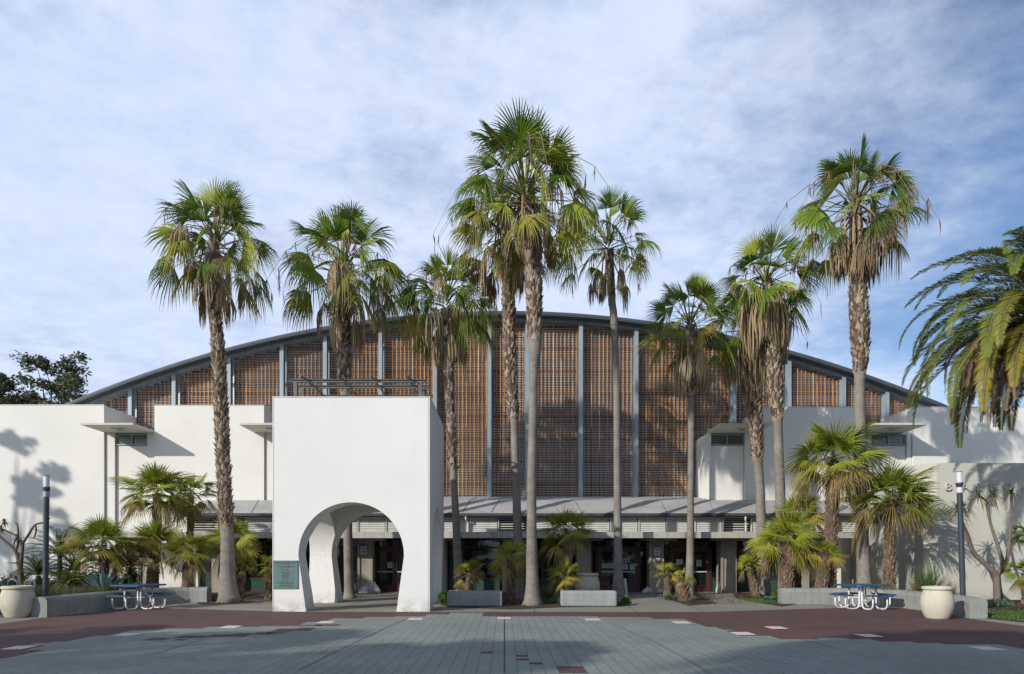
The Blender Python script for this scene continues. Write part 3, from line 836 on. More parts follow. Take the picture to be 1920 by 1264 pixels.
def fan_leaf(M, r, hub, az, el, pet, R, nseg, spread, droop, col, tipc, fold=0.12, pw=0.03, sag=0.12, petc=None, roll=None, split=0.5, curl=0.35, head=None):
    d = Vector((math.cos(az) * math.cos(el), math.sin(az) * math.cos(el), math.sin(el)))
    side = Vector((-math.sin(az), math.cos(az), 0))
    pts = [hub + d * pet * t - UP * pet * sag * t * t for t in (0, 0.33, 0.66, 1.0)]
    nrm = side.cross(d)
    petc = petc or mixc(col, TAN, 0.35)
    prev = None
    for i, p in enumerate(pts):
        w = pw * (1.5 - 0.9 * i / 3)
        a = M.vert(p + side * w, petc); b = M.vert(p - side * w, petc); c = M.vert(p - nrm * w * 0.8, petc)
        if prev:
            M.face(prev[0], a, b, prev[1]); M.face(prev[1], b, c, prev[2]); M.face(prev[2], c, a, prev[0])
        prev = (a, b, c)
    tip = pts[-1]
    d1 = (pts[-1] - pts[-2]).normalized()
    d1 = (d1 - UP * curl * max(0.15, math.cos(el))).normalized()
    s = side
    rl = r.uniform(-0.5, 0.5) if roll is None else roll
    n = s.cross(d1).normalized()
    if n.z < 0 and el < 1.2: n = -n
    s2 = (s * math.cos(rl) + n * math.sin(rl)).normalized(); n = s2.cross(d1).normalized()
    if n.z < 0: n = -n
    s = s2
    da = 2 * spread / nseg
    prevring = None
    gap0 = r.randrange(nseg); gapn = r.choice((0, 0, 1, 2, 4))
    for k in range(nseg):
        a0 = -spread + da * (k + 0.5)
        if gap0 <= k < gap0 + gapn or r.random() < 0.04: continue
        L = R * (0.78 + 0.22 * math.cos(a0 * 0.75)) * r.uniform(0.93, 1.05)
        dk = (d1 * math.cos(a0) + s * math.sin(a0) - n * fold * abs(math.sin(a0))).normalized()
        pk = (-d1 * math.sin(a0) + s * math.cos(a0)).normalized()
        h = 0.018 * R if k % 2 else -0.018 * R
        dr = droop * r.uniform(0.75, 1.3)
        twist = r.uniform(-0.25, 0.25)
        wj = math.tan(da / 2)
        cc = mixc(col, LIME if r.random() < 0.5 else DEEP, r.uniform(0, 0.14))
        last = None
        for t in (0.02, 0.28, split, 0.74, 1.0):
            q = max(0.0, t - split * 0.8) / (1 - split * 0.8)
            out = t - 0.55 * dr * q * q * 0.35
            c0 = tip + dk * L * out - UP * dr * L * q * q * 0.62
            if t <= split: w = L * t * wj
            else: w = L * split * wj * max(0.0, (1 - t) / (1 - split)) ** 0.6 * 0.85
            hh = h * (1 if t < split else 0.5) * min(1, t * 2)
            col_t = mixc(cc, tipc, max(0.0, (t - 0.66) / 0.34) ** 1.2)
            if t >= 0.99:
                v = M.vert(c0, tipc); M.face(last[0], last[1], v)
            else:
                a = M.vert(c0 - pk * w + n * hh, col_t); b = M.vert(c0 + pk * w - n * (hh if t >= split else hh) + n * twist * w, col_t)
                if last: M.face(last[0], last[1], b, a)
                last = (a, b)

def skirt_leaf(M, r, start, az, drop, L, n=26, spread=0.2, col=TAN):
    "dead frond hanging down: bare stalk, then a folded tassel of strips"
    o = Vector((math.cos(az), math.sin(az), 0)); s = Vector((-math.sin(az), math.cos(az), 0))
    ro = r.uniform(0.34, 0.82); p0 = start; p1 = start + o * ro * 0.8 - UP * drop * 0.25; p2 = start + o * ro - UP * drop
    w = 0.03
    cst = mixc(col, (0.44, 0.27, 0.15), 0.6)
    last = None
    for p in (p0, p1, p2):
        a = M.vert(p + s * w, cst); b = M.vert(p - s * w, cst); c = M.vert(p + o * w * 0.6, cst)
        if last: M.face(last[0], last[1], b, a); M.face(last[1], last[2], c, b); M.face(last[2], last[0], a, c)
        last = (a, b, c)
    sw = r.uniform(-0.06, 0.06)
    for k in range(n):
        u = r.uniform(-1, 1); v = r.uniform(-0.6, 0.8)
        LL = L * r.uniform(0.7, 1.08) * (1 - 0.15 * abs(u))
        cc = mixc(col, r.choice([BRN, STRAW, TAN, (0.27, 0.21, 0.15)]), r.uniform(0.1, 0.7))
        last = None; ww = r.uniform(0.018, 0.034)
        tw = r.uniform(-0.6, 0.6); sd = (s * math.cos(tw) + o * math.sin(tw))
        for t in (0.0, 0.2, 0.5, 0.8, 1.0):
            bul = math.sin(math.pi * min(1, t * 0.8 + 0.02)) ** 0.8
            c0 = p2 + s * (u * spread * bul * L * 0.75 + sw * t) + o * (v * spread * bul * L * 0.55 + 0.02) - UP * LL * t + s * r.uniform(-.012, .012)
            wd = ww * (1.0 if t < 0.8 else 0.6)
            if t == 0.0: wd = ww * 0.4
            if t >= 1.0:
                q = M.vert(c0, mixc(cc, BRN, 0.3)); M.face(last[0], last[1], q)
            else:
                a = M.vert(c0 - sd * wd, cc); b = M.vert(c0 + sd * wd, cc)
                if last: M.face(last[0], last[1], b, a)
                last = (a, b)

def smooth_path(ks, step):
    "Catmull-Rom through (Vector, radius) knots"
    out = []
    for i in range(len(ks) - 1):
        p0 = ks[max(i-1, 0)]; p1 = ks[i]; p2 = ks[i+1]; p3 = ks[min(i+2, len(ks)-1)]
        n = max(1, int((p2[0] - p1[0]).length / step))
        for j in range(n):
            t = j / n; t2 = t*t; t3 = t2*t
            f = lambda a, b, c, d: 0.5 * ((2*b) + (c-a)*t + (2*a-5*b+4*c-d)*t2 + (3*b-a-3*c+d)*t3)
            out.append((Vector([f(p0[0][q], p1[0][q], p2[0][q], p3[0][q]) for q in range(3)]), f(p0[1], p1[1], p2[1], p3[1])))
    out.append(ks[-1]); return out

def boots(M, r, path, z0, z1, size, per, out=0.5, cols=((0.33,0.255,0.19),(0.20,0.145,0.105),(0.11,0.08,0.06),(0.42,0.35,0.28))):
    "old leaf bases spiralling round the trunk between heights z0 and z1 (z0<z1)"
    zz = [p[0].z for p in path]
    def at(z):
        for i in range(len(path) - 1):
            a, b = sorted((path[i][0].z, path[i+1][0].z))
            if a <= z <= b and b > a:
                t = (z - path[i][0].z) / (path[i+1][0].z - path[i][0].z)
                return path[i][0].lerp(path[i+1][0], t), path[i][1] * (1-t) + path[i+1][1] * t
        e = path[0] if abs(z - zz[0]) < abs(z - zz[-1]) else path[-1]
        return e
    z = z0; ang = r.uniform(0, 6)
    dz = 1.0 / per
    while z < z1:
        c, rad = at(z); ang += 2.39996 + r.uniform(-0.15, 0.15); z += dz
        o = Vector((math.cos(ang), math.sin(ang), 0)); s = Vector((-math.sin(ang), math.cos(ang), 0))
        sz = size * r.uniform(0.7, 1.3); col = mixc(r.choice(cols), r.choice(cols), r.random())
        w = sz * 0.55; base = c + o * (rad - 0.02) - UP * sz * 0.4
        lift = out * sz * r.uniform(0.5, 1.4)
        lean = s * r.uniform(-0.3, 0.3) * sz
        up = UP * sz * r.uniform(0.8, 1.2)
        a0 = M.vert(base - s * w, col); a1 = M.vert(base + o * 0.03, mixc(col, (0, 0, 0), 0.15)); a2 = M.vert(base + s * w, col)
        b0 = M.vert(base - s * w * 0.62 + up * 0.9 + o * lift * 0.6 + lean, col); b1 = M.vert(base + up * 1.4 + o * (lift + 0.02) + lean, mixc(col, STRAW, 0.2)); b2 = M.vert(base + s * w * 0.62 + up * 0.9 + o * lift * 0.6 + lean, col)
        k0 = M.vert(base + up * 0.9 + o * 0.0 + lean * 0.5, mixc(col, (0, 0, 0), 0.35))
        M.face(a0, a1, b1, b0); M.face(a1, a2, b2, b1); M.face(b0, b1, k0); M.face(b1, b2, k0); M.face(a0, b0, k0); M.face(a2, k0, b2)

def trunk_mesh(M, r, path, seg=14, rough=0.04):
    sd = r.uniform(0, 100)
    M.tube([p[0] for p in path], [p[1] for p in path], seg, c=(1, 1, 1), jit=lambda i, k: 1 + rough * (noise.noise(Vector((k * 0.9 if k < seg - 1 else 0.0, i * 0.35, sd)))))

def tall_palm(name, label, seed, Y, knots, hub, pet, R, nleaf, rough_px, skirt, skirt_drop=(0.5, 0.9), skirtL=(0.8, 1.1), yellow=0.25, group="tall fan palms along the hall", tip=0.55, lean_y=0.0, upfrac=0.26, dead=2, smooth_mat=None, droop=0.95, elmin=-30):
    r = random.Random(seed)
    base = P(knots[0][0], CY, Y); base.z = 0
    root = thing(name, label, "palm tree", base, group)
    ks = []
    H = P(0, hub[1], Y).z
    for i, (px, py, rp) in enumerate(knots):
        w = P(px, py, Y); z = 0.0 if i == 0 else w.z
        ks.append((Vector((w.x, Y + lean_y * z / H, z)), rp * Y / F))
    path = smooth_path(ks, 0.12)
    M = MB(); trunk_mesh(M, r, path)
    tr = M.build("trunk", smooth_mat or BARK, root, smooth=True)
    top = path[-1][0]
    M = MB()
    for (ya, yb, sz, dens, out) in rough_px:      # pixel rows from low to high
        za, zb_ = P(0, ya, Y).z, min(P(0, yb, Y).z, top.z)
        seg_ = [p for p in path if za <= p[0].z <= zb_]
        if len(seg_) > 3: M.tube([p[0] for p in seg_], [p[1] * (0.9 if i in (0, len(seg_) - 1) else 1.03) for i, p in enumerate(seg_)], 12, (0.085, 0.06, 0.045))
        boots(M, r, path, za, zb_, sz * 0.8, dens * 2.3, out)
    if M.v: M.build("leaf_bases", BOOT, tr)
    h = P(hub[0], hub[1], Y); h.y = top.y
    M = MB()
    for i in range(nleaf):
        t = (i + 0.5) / nleaf
        az = i * 2.39996 + r.uniform(-0.25, 0.25)
        if t < upfrac: el = RD(r.uniform(58, 84))
        else: el = RD(56 + (elmin - 56) * ((t - upfrac) / (1 - upfrac)) ** 1.0 + r.uniform(-9, 9))
        hp = h - UP * t * pet * 0.42 + Vector((math.cos(az), math.sin(az), 0)) * 0.10
        q = r.random()
        col = mixc(GREEN, MIDG, r.random())
        if q < yellow: col = mixc(col, LIME, r.uniform(0.4, 0.95))
        elif q < yellow + 0.2: col = mixc(col, DEEP, r.uniform(0.3, 0.8))
        tipc = mixc(col, TAN, tip * r.uniform(0.2, 1.2) * (0.3 + 0.9 * t)) if tip else col
        if t > 0.8 and r.random() < 0.35: col = mixc(col, GOLD, r.uniform(0.3, 0.8)); tipc = TAN
        fan_leaf(M, r, hp, az, el, pet * r.uniform(0.8, 1.15) * (0.95 if t < 0.15 else 1.0), R * r.uniform(0.72, 1.12), 34, RD(r.uniform(66, 108)), droop * (0.12 + 0.72 * min(1, t * 1.4)) * r.uniform(0.55, 1.25), col, tipc,
                 fold=r.uniform(0.1, 0.55), pw=0.026, sag=r.uniform(0.05, 0.22), roll=r.uniform(-1.1, 1.1), split=r.uniform(0.34, 0.52), curl=r.uniform(0.1, 0.75))
    M.build("crown", LEAF, root)
    M = MB()
    for i in range(dead):     # dead fronds caught among the green ones
        az = r.uniform(0, 6.28)
        fan_leaf(M, r, h, az, RD(r.uniform(-35, 35)), pet * 1.0, R * 0.8, 22, RD(80), 1.9, mixc(TAN, BRN, r.random() * 0.5), TAN, fold=0.8, sag=0.35, curl=0.9)
    for i in range(dead * 3):     # old flower stalks
        az = r.uniform(0, 6.28); L = pet * r.uniform(1.3, 2.1); p = h.copy(); last = None
        o = Vector((math.cos(az), math.sin(az), 0)); pts = [h + o * L * t + UP * (0.5 * L * math.sin(t * 2.2) - 0.75 * L * t * t) for t in (0, .25, .5, .75, 1)]
        M.tube(pts, [0.02, 0.018, 0.014, 0.01, 0.006], 4, mixc(TAN, BRN, 0.4))
        for q in range(7):
            s = pts[r.choice((2, 3, 4))]; e = s + Vector((r.uniform(-.1, .1), r.uniform(-.1, .1), -r.uniform(0.25, 0.7)))
            M.tube([s, (s + e) / 2 + Vector((r.uniform(-.04, .04), 0, 0)), e], [0.012, 0.016, 0.004], 3, mixc(TAN, BRN, r.random()), cap=False)
    M.build("dead_fronds", DRYLEAF, root)
    if skirt:
        M = MB()
        for i in range(skirt):
            az = 2 * math.pi * i / (skirt if skirt < 12 else skirt / 2) + seed + r.uniform(-0.15, 0.15)
            st = h - UP * r.uniform(0.25, 0.6) + Vector((math.cos(az), math.sin(az), 0)) * 0.12
            skirt_leaf(M, r, st, az, r.uniform(*skirt_drop), r.uniform(*skirtL), col=mixc(STRAW, BRN, r.uniform(0, 0.6)), spread=r.uniform(0.18, 0.28))
        M.build("dead_skirt", DRYLEAF, root)
    return root

W = "mexican_fan_palm"
W = "fan_palm"
tall_palm(W, "tall rough-barked fan palm beside the bronze plaque, standing free of the gateway", 11, 24.7,
    [(430,1130,24),(429,1118,19),(427,1080,14.5),(426,1010,12),(420,900,11.5),(414,760,11.5),(408,640,11),(400,560,11),(398,455,12)], (404,448), 1.40, 1.25, 38,
    [(990,640,0.17,26,0.55),(640,500,0.15,30,0.3)], 7, (1.0,1.5), (1.0,1.4), yellow=0.2, tip=0.9, dead=5, droop=1.15, elmin=-34)
tall_palm(W, "fan palm rising behind the white gateway with its foot seen through the arch", 12, 27.2,
    [(656,1124,13),(655,1105,10),(653,1040,8.5),(651,900,8.5),(648,760,9),(646,705,11),(645,650,13),(643,560,11),(642,510,11)], (643,496), 1.60, 1.35, 40,
    [(745,655,0.2,26,0.35),(655,520,0.15,34,0.3)], 5, (1.5,2.0), (1.3,1.7), yellow=0.22, tip=0.9, dead=6, droop=1.15, elmin=-26)
tall_palm(W, "fan palm next to the gateway with five dead tassels hung against the lattice", 13, 28.2,
    [(862,1118,11),(860,1100,9),(857,1020,7.5),(852,920,6.5),(848,850,6.5),(845,780,7.5),(842,700,9.5),(840,640,9),(836,580,9)], (836,556), 1.40, 1.20, 36,
    [(880,800,0.24,9,0.6),(800,690,0.16,18,0.25),(690,600,0.18,34,0.35)], 7, (1.1,1.6), (1.1,1.4), yellow=0.16, dead=4, droop=1.2, elmin=-26)
tall_palm(W, "rough-trunked fan palm half hidden behind the tallest palm", 14, 26.8,
    [(975,1122,13),(973,1100,10),(970,980,8),(966,860,7.2),(964,790,7.2),(962,770,9.5),(958,700,10.5),(955,620,11.5),(952,520,11),(948,430,11)], (946,424), 1.50, 1.20, 30,
    [(785,480,0.17,26,0.45)], 12, (0.9,1.5), (1.1,1.6), yellow=0.35, dead=4, elmin=-28)
tall_palm(W, "tallest fan palm of all, pale smooth trunk between the two concrete benches", 15, 23.4,
    [(998,1135,24),(998,1125,17),(998,1095,12.5),(997,1040,10.5),(997,980,9.2),(997,900,8.6),(999,800,8.2),(1001,690,8.4),(1003,655,12),(1002,600,13.5),(1001,540,14.5),(998,470,14),(990,350,11)], (985,352), 1.65, 1.30, 50,
    [(640,480,0.17,30,0.35),(480,360,0.14,26,0.25)], 12, (0.8,1.15), (1.2,1.5), yellow=0.3, dead=6, elmin=-26)
tall_palm(W, "slender fan palm with a small crown in front of the double door with many notices", 16, 28.4,
    [(1159,1117,14),(1159,1100,11),(1159,1060,8.6),(1158,960,7.2),(1157,860,6.6),(1156,720,6.4),(1151,600,7),(1148,560,6),(1142,470,8)], (1141,448), 1.35, 1.10, 25,
    [(560,470,0.12,34,0.2)], 8, (0.7,1.4), (1.1,1.4), yellow=0.18, dead=2, droop=1.1, elmin=-18)
tall_palm(W, "shorter fan palm with straw tassels, standing behind the pair of stubby palms", 17, 29.0,
    [(1291,1118,11),(1292,1100,9),(1294,1040,7),(1295,920,6),(1296,800,6),(1296,745,6),(1296,725,8.5),(1294,610,9)], (1293,600), 1.20, 1.20, 28,
    [(745,640,0.17,40,0.3)], 10, (1.0,1.4), (1.3,1.7), yellow=0.3, dead=2, droop=0.8, elmin=-24)
tall_palm(W, "fan palm wearing a thick shaggy skirt of dead fronds above a rough upper trunk", 18, 27.4,
    [(1470,1118,12),(1469,1100,10),(1466,1000,9.3),(1461,880,9),(1458,790,8.5),(1456,765,12),(1452,700,13.5),(1446,640,13),(1437,530,11)], (1436,522), 1.20, 1.10, 30,
    [(790,640,0.17,30,0.4)], 26, (0.5,0.9), (1.6,2.3), yellow=0.2, dead=2, droop=0.7, elmin=-25)
tall_palm(W, "lower fan palm with dark hanging thatch, just behind the shaggy-skirted palm", 19, 29.6,
    [(1434,1112,13),(1432,1090,11),(1428,1000,9),(1424,900,8),(1420,868,8),(1419,840,11),(1413,740,13),(1408,680,11)], (1402,608), 1.20, 1.10, 26,
    [(865,660,0.18,30,0.5)], 20, (0.5,1.0), (1.7,2.2), yellow=0.4, dead=2, droop=0.8, elmin=-28)
tall_palm(W, "tall fan palm with broad straw skirt, rising clear above the dark dense short palm", 20, 24.9,
    [(1621,1118,17),(1620,1100,14.5),(1618,1040,11.5),(1614,900,10.2),(1612,760,9.8),(1612,700,9.8),(1613,670,13),(1612,620,16),(1610,580,15.5),(1608,520,14),(1604,390,10)], (1604,380), 1.50, 1.20, 38,
    [(700,520,0.18,30,0.45),(520,420,0.13,30,0.2)], 17, (0.8,1.4), (1.3,1.6), yellow=0.15, tip=1.0, dead=6, droop=0.9, elmin=-24)

# palms standing out of view that throw their shadows over the plaza
def shade_palm(seed, x, y, h):
    r = random.Random(seed)
    root = thing("fan_palm", "fan palm outside the view shading the plaza", "palm tree", (x, y, 0), "palms outside the view")
    M = MB(); path = smooth_path([(Vector((x, y, 0)), 0.4), (Vector((x, y, 1)), 0.26), (Vector((x, y, h)), 0.2)], 0.4)
    M.tube([p[0] for p in path], [p[1] for p in path], 10); M.build("trunk", BARK, root, smooth=True)
    M = MB()
    for i in range(40):
        t = i / 40; fan_leaf(M, r, Vector((x, y, h)), i * 2.4, RD(80 - 115 * t), 1.6, 1.5, 20, RD(105), 1.0, GREEN, TAN)
    M.build("crown", LEAF, root)

SP = dict(DEF=None)
def small_palm(label, seed, Y, base, hub, rpx, trunkw, nleaf=20, R=0.62, pet=0.5, yellow=0.5, dry=0.3, gold=0.3, nseg=28, lean=0, double=None, low=-28, up=1.0, cat="palm tree", dark=0.0, group="short fan palms in the beds", bare=0.0, hi=82):
    r = random.Random(seed)
    bs = P(base[0], CY, Y); bs.z = 0
    root = thing("dwarf_fan_palm", label, cat, bs, group)
    h = P(hub[0], hub[1], Y)
    top = h - UP * 0.08
    tw = 0.82 * trunkw * Y / F
    path = smooth_path([(bs, tw * 1.15), (bs.lerp(top, 0.3), tw), (bs.lerp(top, 0.7) + Vector((0.02, 0, 0)), tw * 0.95), (top, tw * 0.8)], 0.08)
    M = MB(); trunk_mesh(M, r, path, 10); tr = M.build("trunk", BARKR, root, smooth=True)
    M = MB(); boots(M, r, path, 0.02, top.z, 0.075, 95 * max(0.6, tw / 0.16), 0.55, ((0.23, 0.165, 0.115), (0.14, 0.095, 0.065), (0.09, 0.06, 0.045), (0.30, 0.23, 0.17))); M.build("leaf_bases", BOOT, tr)
    tot = rpx * Y / F
    k = tot / (pet + R)
    M = MB()
    nleaf = int(nleaf * 1.35)
    for i in range(nleaf):
        t = (i + 0.5) / nleaf; az = i * 2.39996 + r.uniform(-0.5, 0.5)
        el = RD(hi + (low - hi) * t ** 0.95 + r.uniform(-15, 15))
        col = mixc(MIDG, LIME, r.uniform(0, 1) * yellow); col = mixc(col, DEEP, dark * r.uniform(0.5, 1))
        col = mixc(col, (0.27, 0.235, 0.035), r.uniform(0.1, 0.4))
        if t > 1 - gold: col = mixc(col, GOLD, r.uniform(0.3, 0.9) * (1 - 0.3 * dark))
        if t > 1 - dry * 0.5: col = mixc(col, mixc(TAN, BRN, r.random()), r.uniform(0.3, 0.95))
        tipc = mixc(col, TAN, r.uniform(0.1, 0.9) * (0.25 + t * dry * 2))
        dd = t > 1 - dry * 0.5
        fan_leaf(M, r, h - UP * 0.1 * t, az, el, pet * k * r.uniform(0.7, 1.15) * (0.6 if t < 0.25 else 1), R * k * r.uniform(0.72, 1.08), nseg, RD(r.uniform(45, 85) if dd else r.uniform(78, 112)), (r.uniform(0.5, 1.2) if dd else r.uniform(0.05, 0.3) + dry * 0.3 * t), col, tipc,
                 fold=r.uniform(0.0, 0.5), pw=0.012, sag=0.08, split=r.uniform(0.3, 0.42), roll=r.uniform(-0.9, 0.9), curl=r.uniform(0.0, 0.5))
    M.build("crown", LEAF, root)
    return root
sp = small_palm
sp("broad round-headed short palm in front of the recessed white bay", 31, 26.6, (287,1095), (295,922), 88, 9.5, 30, yellow=0.35, gold=0.3, dry=0.5, low=-40)
sp("short palm with dry hanging fronds behind the round-headed one", 32, 28.2, (352,1095), (358,925), 66, 7, 20, gold=0.5, dry=0.8, low=-60)
sp("leafy short palm behind the blue agave", 33, 24.3, (199,1085), (192,1018), 82, 9, 26, yellow=0.35, gold=0.45, dry=0.3, low=-38)
sp("short double-trunk palm behind the blue picnic table end", 34, 25.4, (283,1098), (288,1018), 72, 11, 24, yellow=0.6, gold=0.5, low=-35)
sp("stocky yellow-green palm at the end of the curved low wall", 35, 24.9, (352,1103), (352,1032), 60, 12, 24, yellow=0.7, gold=0.3, low=-45)
sp("bright short palm standing behind the tall palm foot by the plaque", 36, 26.8, (440,1105), (434,1008), 72, 9, 24, yellow=0.8, gold=0.4, low=-40)
sp("small low palm beside the tall trunk near the plaque", 37, 26.2, (452,1110), (455,1060), 36, 6, 12, yellow=0.8, gold=0.2, low=-20)
sp("little palm with shaggy dry stem against the gateway edge", 38, 26.4, (505,1112), (506,1058), 34, 8, 12, yellow=0.7, gold=0.2, low=-30)
sp("knee-high palm behind the darker concrete bench", 39, 23.5, (878,1118), (880,1070), 42, 8.5, 16, yellow=0.95, gold=0.6, low=-38)
sp("short palm with brown shaggy stem between darker bench and tallest trunk", 40, 24.1, (958,1130), (958,1045), 55, 9.5, 20, yellow=0.85, gold=0.3, low=-42)
sp("full-headed short palm before the first gallery column", 41, 26.6, (1052,1118), (1062,995), 70, 9, 28, yellow=0.45, gold=0.3, low=-35)
sp("yellow low palm behind the paler concrete bench", 42, 24.3, (1045,1128), (1058,1078), 50, 9, 16, yellow=0.95, gold=0.7, dry=0.4, low=-45)
sp("upright stubby palm under the no smoking sign", 43, 26.6, (1252,1112), (1250,1072), 36, 8, 14, yellow=0.95, gold=0.4, low=-25)
sp("stubby palm with thick shaggy stem at the point of the planting strip", 44, 25.6, (1285,1130), (1278,1082), 30, 13, 12, yellow=0.8, gold=0.6, dry=0.7, low=-45)
sp("small palm with leaning stem before the pale plastered column", 45, 28.3, (1418,1122), (1405,1058), 35, 9, 14, yellow=0.9, gold=0.4, low=-35)
sp("wide crowned palm with thick stem at the start of the far low wall", 46, 25.4, (1475,1118), (1476,1010), 80, 15, 30, yellow=0.75, gold=0.35, low=-38)
sp("upper palm crown spreading behind the thick-stemmed palm", 47, 26.4, (1492,1115), (1496,965), 68, 10, 22, yellow=0.45, gold=0.2, low=-30)
sp("large shaggy palm taller than its neighbours against the white hall wall", 48, 25.2, (1553,1118), (1562,858), 110, 14, 34, yellow=0.5, gold=0.35, dry=0.5, low=-42)
sp("yellow offshoot palm sprouting low beside the large shaggy stem", 49, 24.9, (1535,1118), (1548,1040), 48, 13, 16, yellow=0.9, gold=0.5, low=-30)
sp("dense dark green palm casting its shadow on the pale curved wall", 50, 24.4, (1667,1112), (1668,930), 102, 11.5, 34, yellow=0.25, gold=0.3, dry=0.35, dark=0.3, low=-38)
sp("dark palm beside the date palm at the picture edge, upper tier", 51, 24.0, (1935,1112), (1928,1000), 45, 8, 18, yellow=0.1, gold=0.1, dark=0.5, low=-40)
sp("low dark palm at the foot of the date palm", 52, 23.0, (1925,1115), (1922,1072), 48, 8, 20, yellow=0.2, gold=0.1, dark=0.5, low=-40)

# feather fronds (date palm, cycads)
def feather(M, r, hub, az, el, L, w, n, curve, col, tipc, leafw=0.018, vee=0.5, stem=0.02, tip_el=None, stemc=None, side_bend=0.0):
    o = Vector((math.cos(az), math.sin(az), 0)); s = Vector((-math.sin(az), math.cos(az), 0))
    pts = []; p = hub.copy(); e = el; N = 16; aa = az
    for i in range(N + 1):
        pts.append((p.copy(), e, aa))
        d = Vector((math.cos(aa) * math.cos(e), math.sin(aa) * math.cos(e), math.sin(e)))
        p = p + d * L / N
        t = i / N
        e -= curve / N * (0.35 + 1.3 * t); aa += side_bend / N
        if e < -1.52: e = -1.52
    sc = stemc or mixc(col, LIME, 0.5)
    M.tube([q[0] for q in pts], [stem * (1 - 0.85 * i / N) for i in range(N + 1)], 4, sc, cap=False)
    for k in range(n):
        t = 0.10 + 0.9 * (k + 0.5) / n
        f = t * N; i = min(N - 1, int(f)); fr_ = f - i
        q = pts[i][0].lerp(pts[i+1][0], fr_); e = pts[i][1]; a_ = pts[i][2]
        o = Vector((math.cos(a_), math.sin(a_), 0)); s = Vector((-math.sin(a_), math.cos(a_), 0))
        d = o * math.cos(e) + UP * math.sin(e); nn = -o * math.sin(e) + UP * math.cos(e)
        ll = w * math.sin(math.pi * min(1.0, 0.12 + 0.86 * t)) ** 0.55 * r.uniform(0.88, 1.08)
        for sg in (-1, 1):
            fw = 0.55 + 0.5 * t + r.uniform(-0.12, 0.12)
            dl = (s * sg + d * fw + nn * (vee + r.uniform(-0.2, 0.2))).normalized()
            cc = mixc(col, tipc, r.uniform(0, 0.2)); ww = leafw * r.uniform(0.8, 1.2)
            m1 = q + dl * ll * 0.5; m2 = q + dl * ll - UP * ll * 0.10 * r.uniform(0.3, 1.6)
            pe = d.cross(dl).normalized().cross(dl).normalized() if False else (d - dl * d.dot(dl)).normalized()
            a = M.vert(q, cc); b = M.vert(m1 + pe * ww, cc); c = M.vert(m2, mixc(cc, tipc, 0.6)); e2 = M.vert(m1 - pe * ww, cc)
            M.face(a, b, c, e2)
# Canary date palm
r = random.Random(77)
DY = 20.0
hub = P(1978, 600, DY)
dp = thing("date_palm", "big feather-leaved date palm arching in with a mass of brown dead fronds below", "palm tree", (hub.x, DY, 0))
M = MB(); path = smooth_path([(Vector((hub.x, DY, 0)), 0.55), (Vector((hub.x, DY, 1)), 0.42), (Vector((hub.x, DY, 5)), 0.40), (hub - UP * 0.2, 0.5)], 0.2)
trunk_mesh(M, r, path); tr = M.build("trunk", BARKR, dp, smooth=True)
M = MB(); boots(M, r, path, 0.3, hub.z - 0.2, 0.2, 28, 0.4); M.build("leaf_bases", BOOT, tr)
M = MB()
nfr = 118
for i in range(nfr):
    t = (i + 0.5) / nfr; az = i * 2.39996 + r.uniform(-0.15, 0.15)
    el = RD(86 - 92 * t ** 0.9 + r.uniform(-7, 7))
    col = mixc((0.10, 0.15, 0.018), (0.17, 0.205, 0.026), r.random())
    if t > 0.45 and r.random() < 0.3: col = mixc(col, GOLD, r.uniform(0.2, 0.6))
    L = 4.75 * r.uniform(0.88, 1.06) * (0.85 if t < 0.12 else 1)
    feather(M, r, hub - UP * 0.35 * t, az, el, L, 0.46, 150, RD(r.uniform(112, 155)) * (1.0 - 0.15 * t), col, mixc(col, LIME, 0.5), leafw=0.016, vee=0.3, stem=0.032, stemc=(0.30, 0.30, 0.16), side_bend=r.uniform(-0.5, 0.5))
M.build("crown", LEAF, dp)
M = MB()
for i in range(84):
    az = i * 2.39996 + r.uniform(-0.3, 0.3); el = RD(r.uniform(0, 38))
    col = mixc((0.22, 0.15, 0.09), (0.13, 0.085, 0.05), r.random())
    feather(M, r, hub - UP * r.uniform(0.3, 0.8), az, el, r.uniform(3.3, 4.3), 0.30, 90, RD(r.uniform(135, 185)), col, TAN, leafw=0.016, vee=-0.15, stem=0.03, stemc=BRN, side_bend=r.uniform(-0.3, 0.3))
M.build("dead_fronds", DRYLEAF, dp)

def cycad(label, seed, Y, px, py, rpx, n=26, col=(0.018, 0.045, 0.012), dead=0):
    r = random.Random(seed); h = P(px, py, Y); bs = Vector((h.x, Y, 0)); L = rpx * Y / F * 1.15
    root = thing("cycad", label, "cycad", bs, "cycads in the beds")
    M = MB()
    M.tube([bs, h - UP * 0.02], [0.10, 0.08], 8, (0.06, 0.045, 0.035)); M.build("trunk", GUTT, root)
    M = MB()
    for i in range(n):
        t = (i + .5) / n
        c = mixc(col, MIDG, r.random() * 0.3)
        feather(M, r, h, i * 2.4 + r.uniform(-.2, .2), RD(80 - 75 * t), L * r.uniform(0.85, 1.1), 0.17, 34, RD(r.uniform(50, 95)), c, mixc(c, LIME, 0.25), leafw=0.011, vee=0.45, stem=0.012)
    for i in range(dead):
        feather(M, r, h, r.uniform(0, 6.28), RD(r.uniform(5, 40)), L * 0.8, 0.15, 24, RD(60), mixc(TAN, GOLD, 0.5), TAN, leafw=0.011)
    M.build("crown", LEAF, root)
cycad("dark cycad right behind the dark lamp post", 61, 25.0, 112, 1040, 62, 30, dead=5)
cycad("low spreading cycad at the foot of the bare branching aloe", 62, 24.0, 72, 1078, 50, 24)
cycad("dark cycad between lamp post and blue agave", 63, 24.6, 140, 1070, 48, 26)
cycad("golden-tipped small cycad nestled beside the blue agave", 64, 22.8, 128, 1095, 34, 16, col=(0.10, 0.10, 0.02), dead=5)
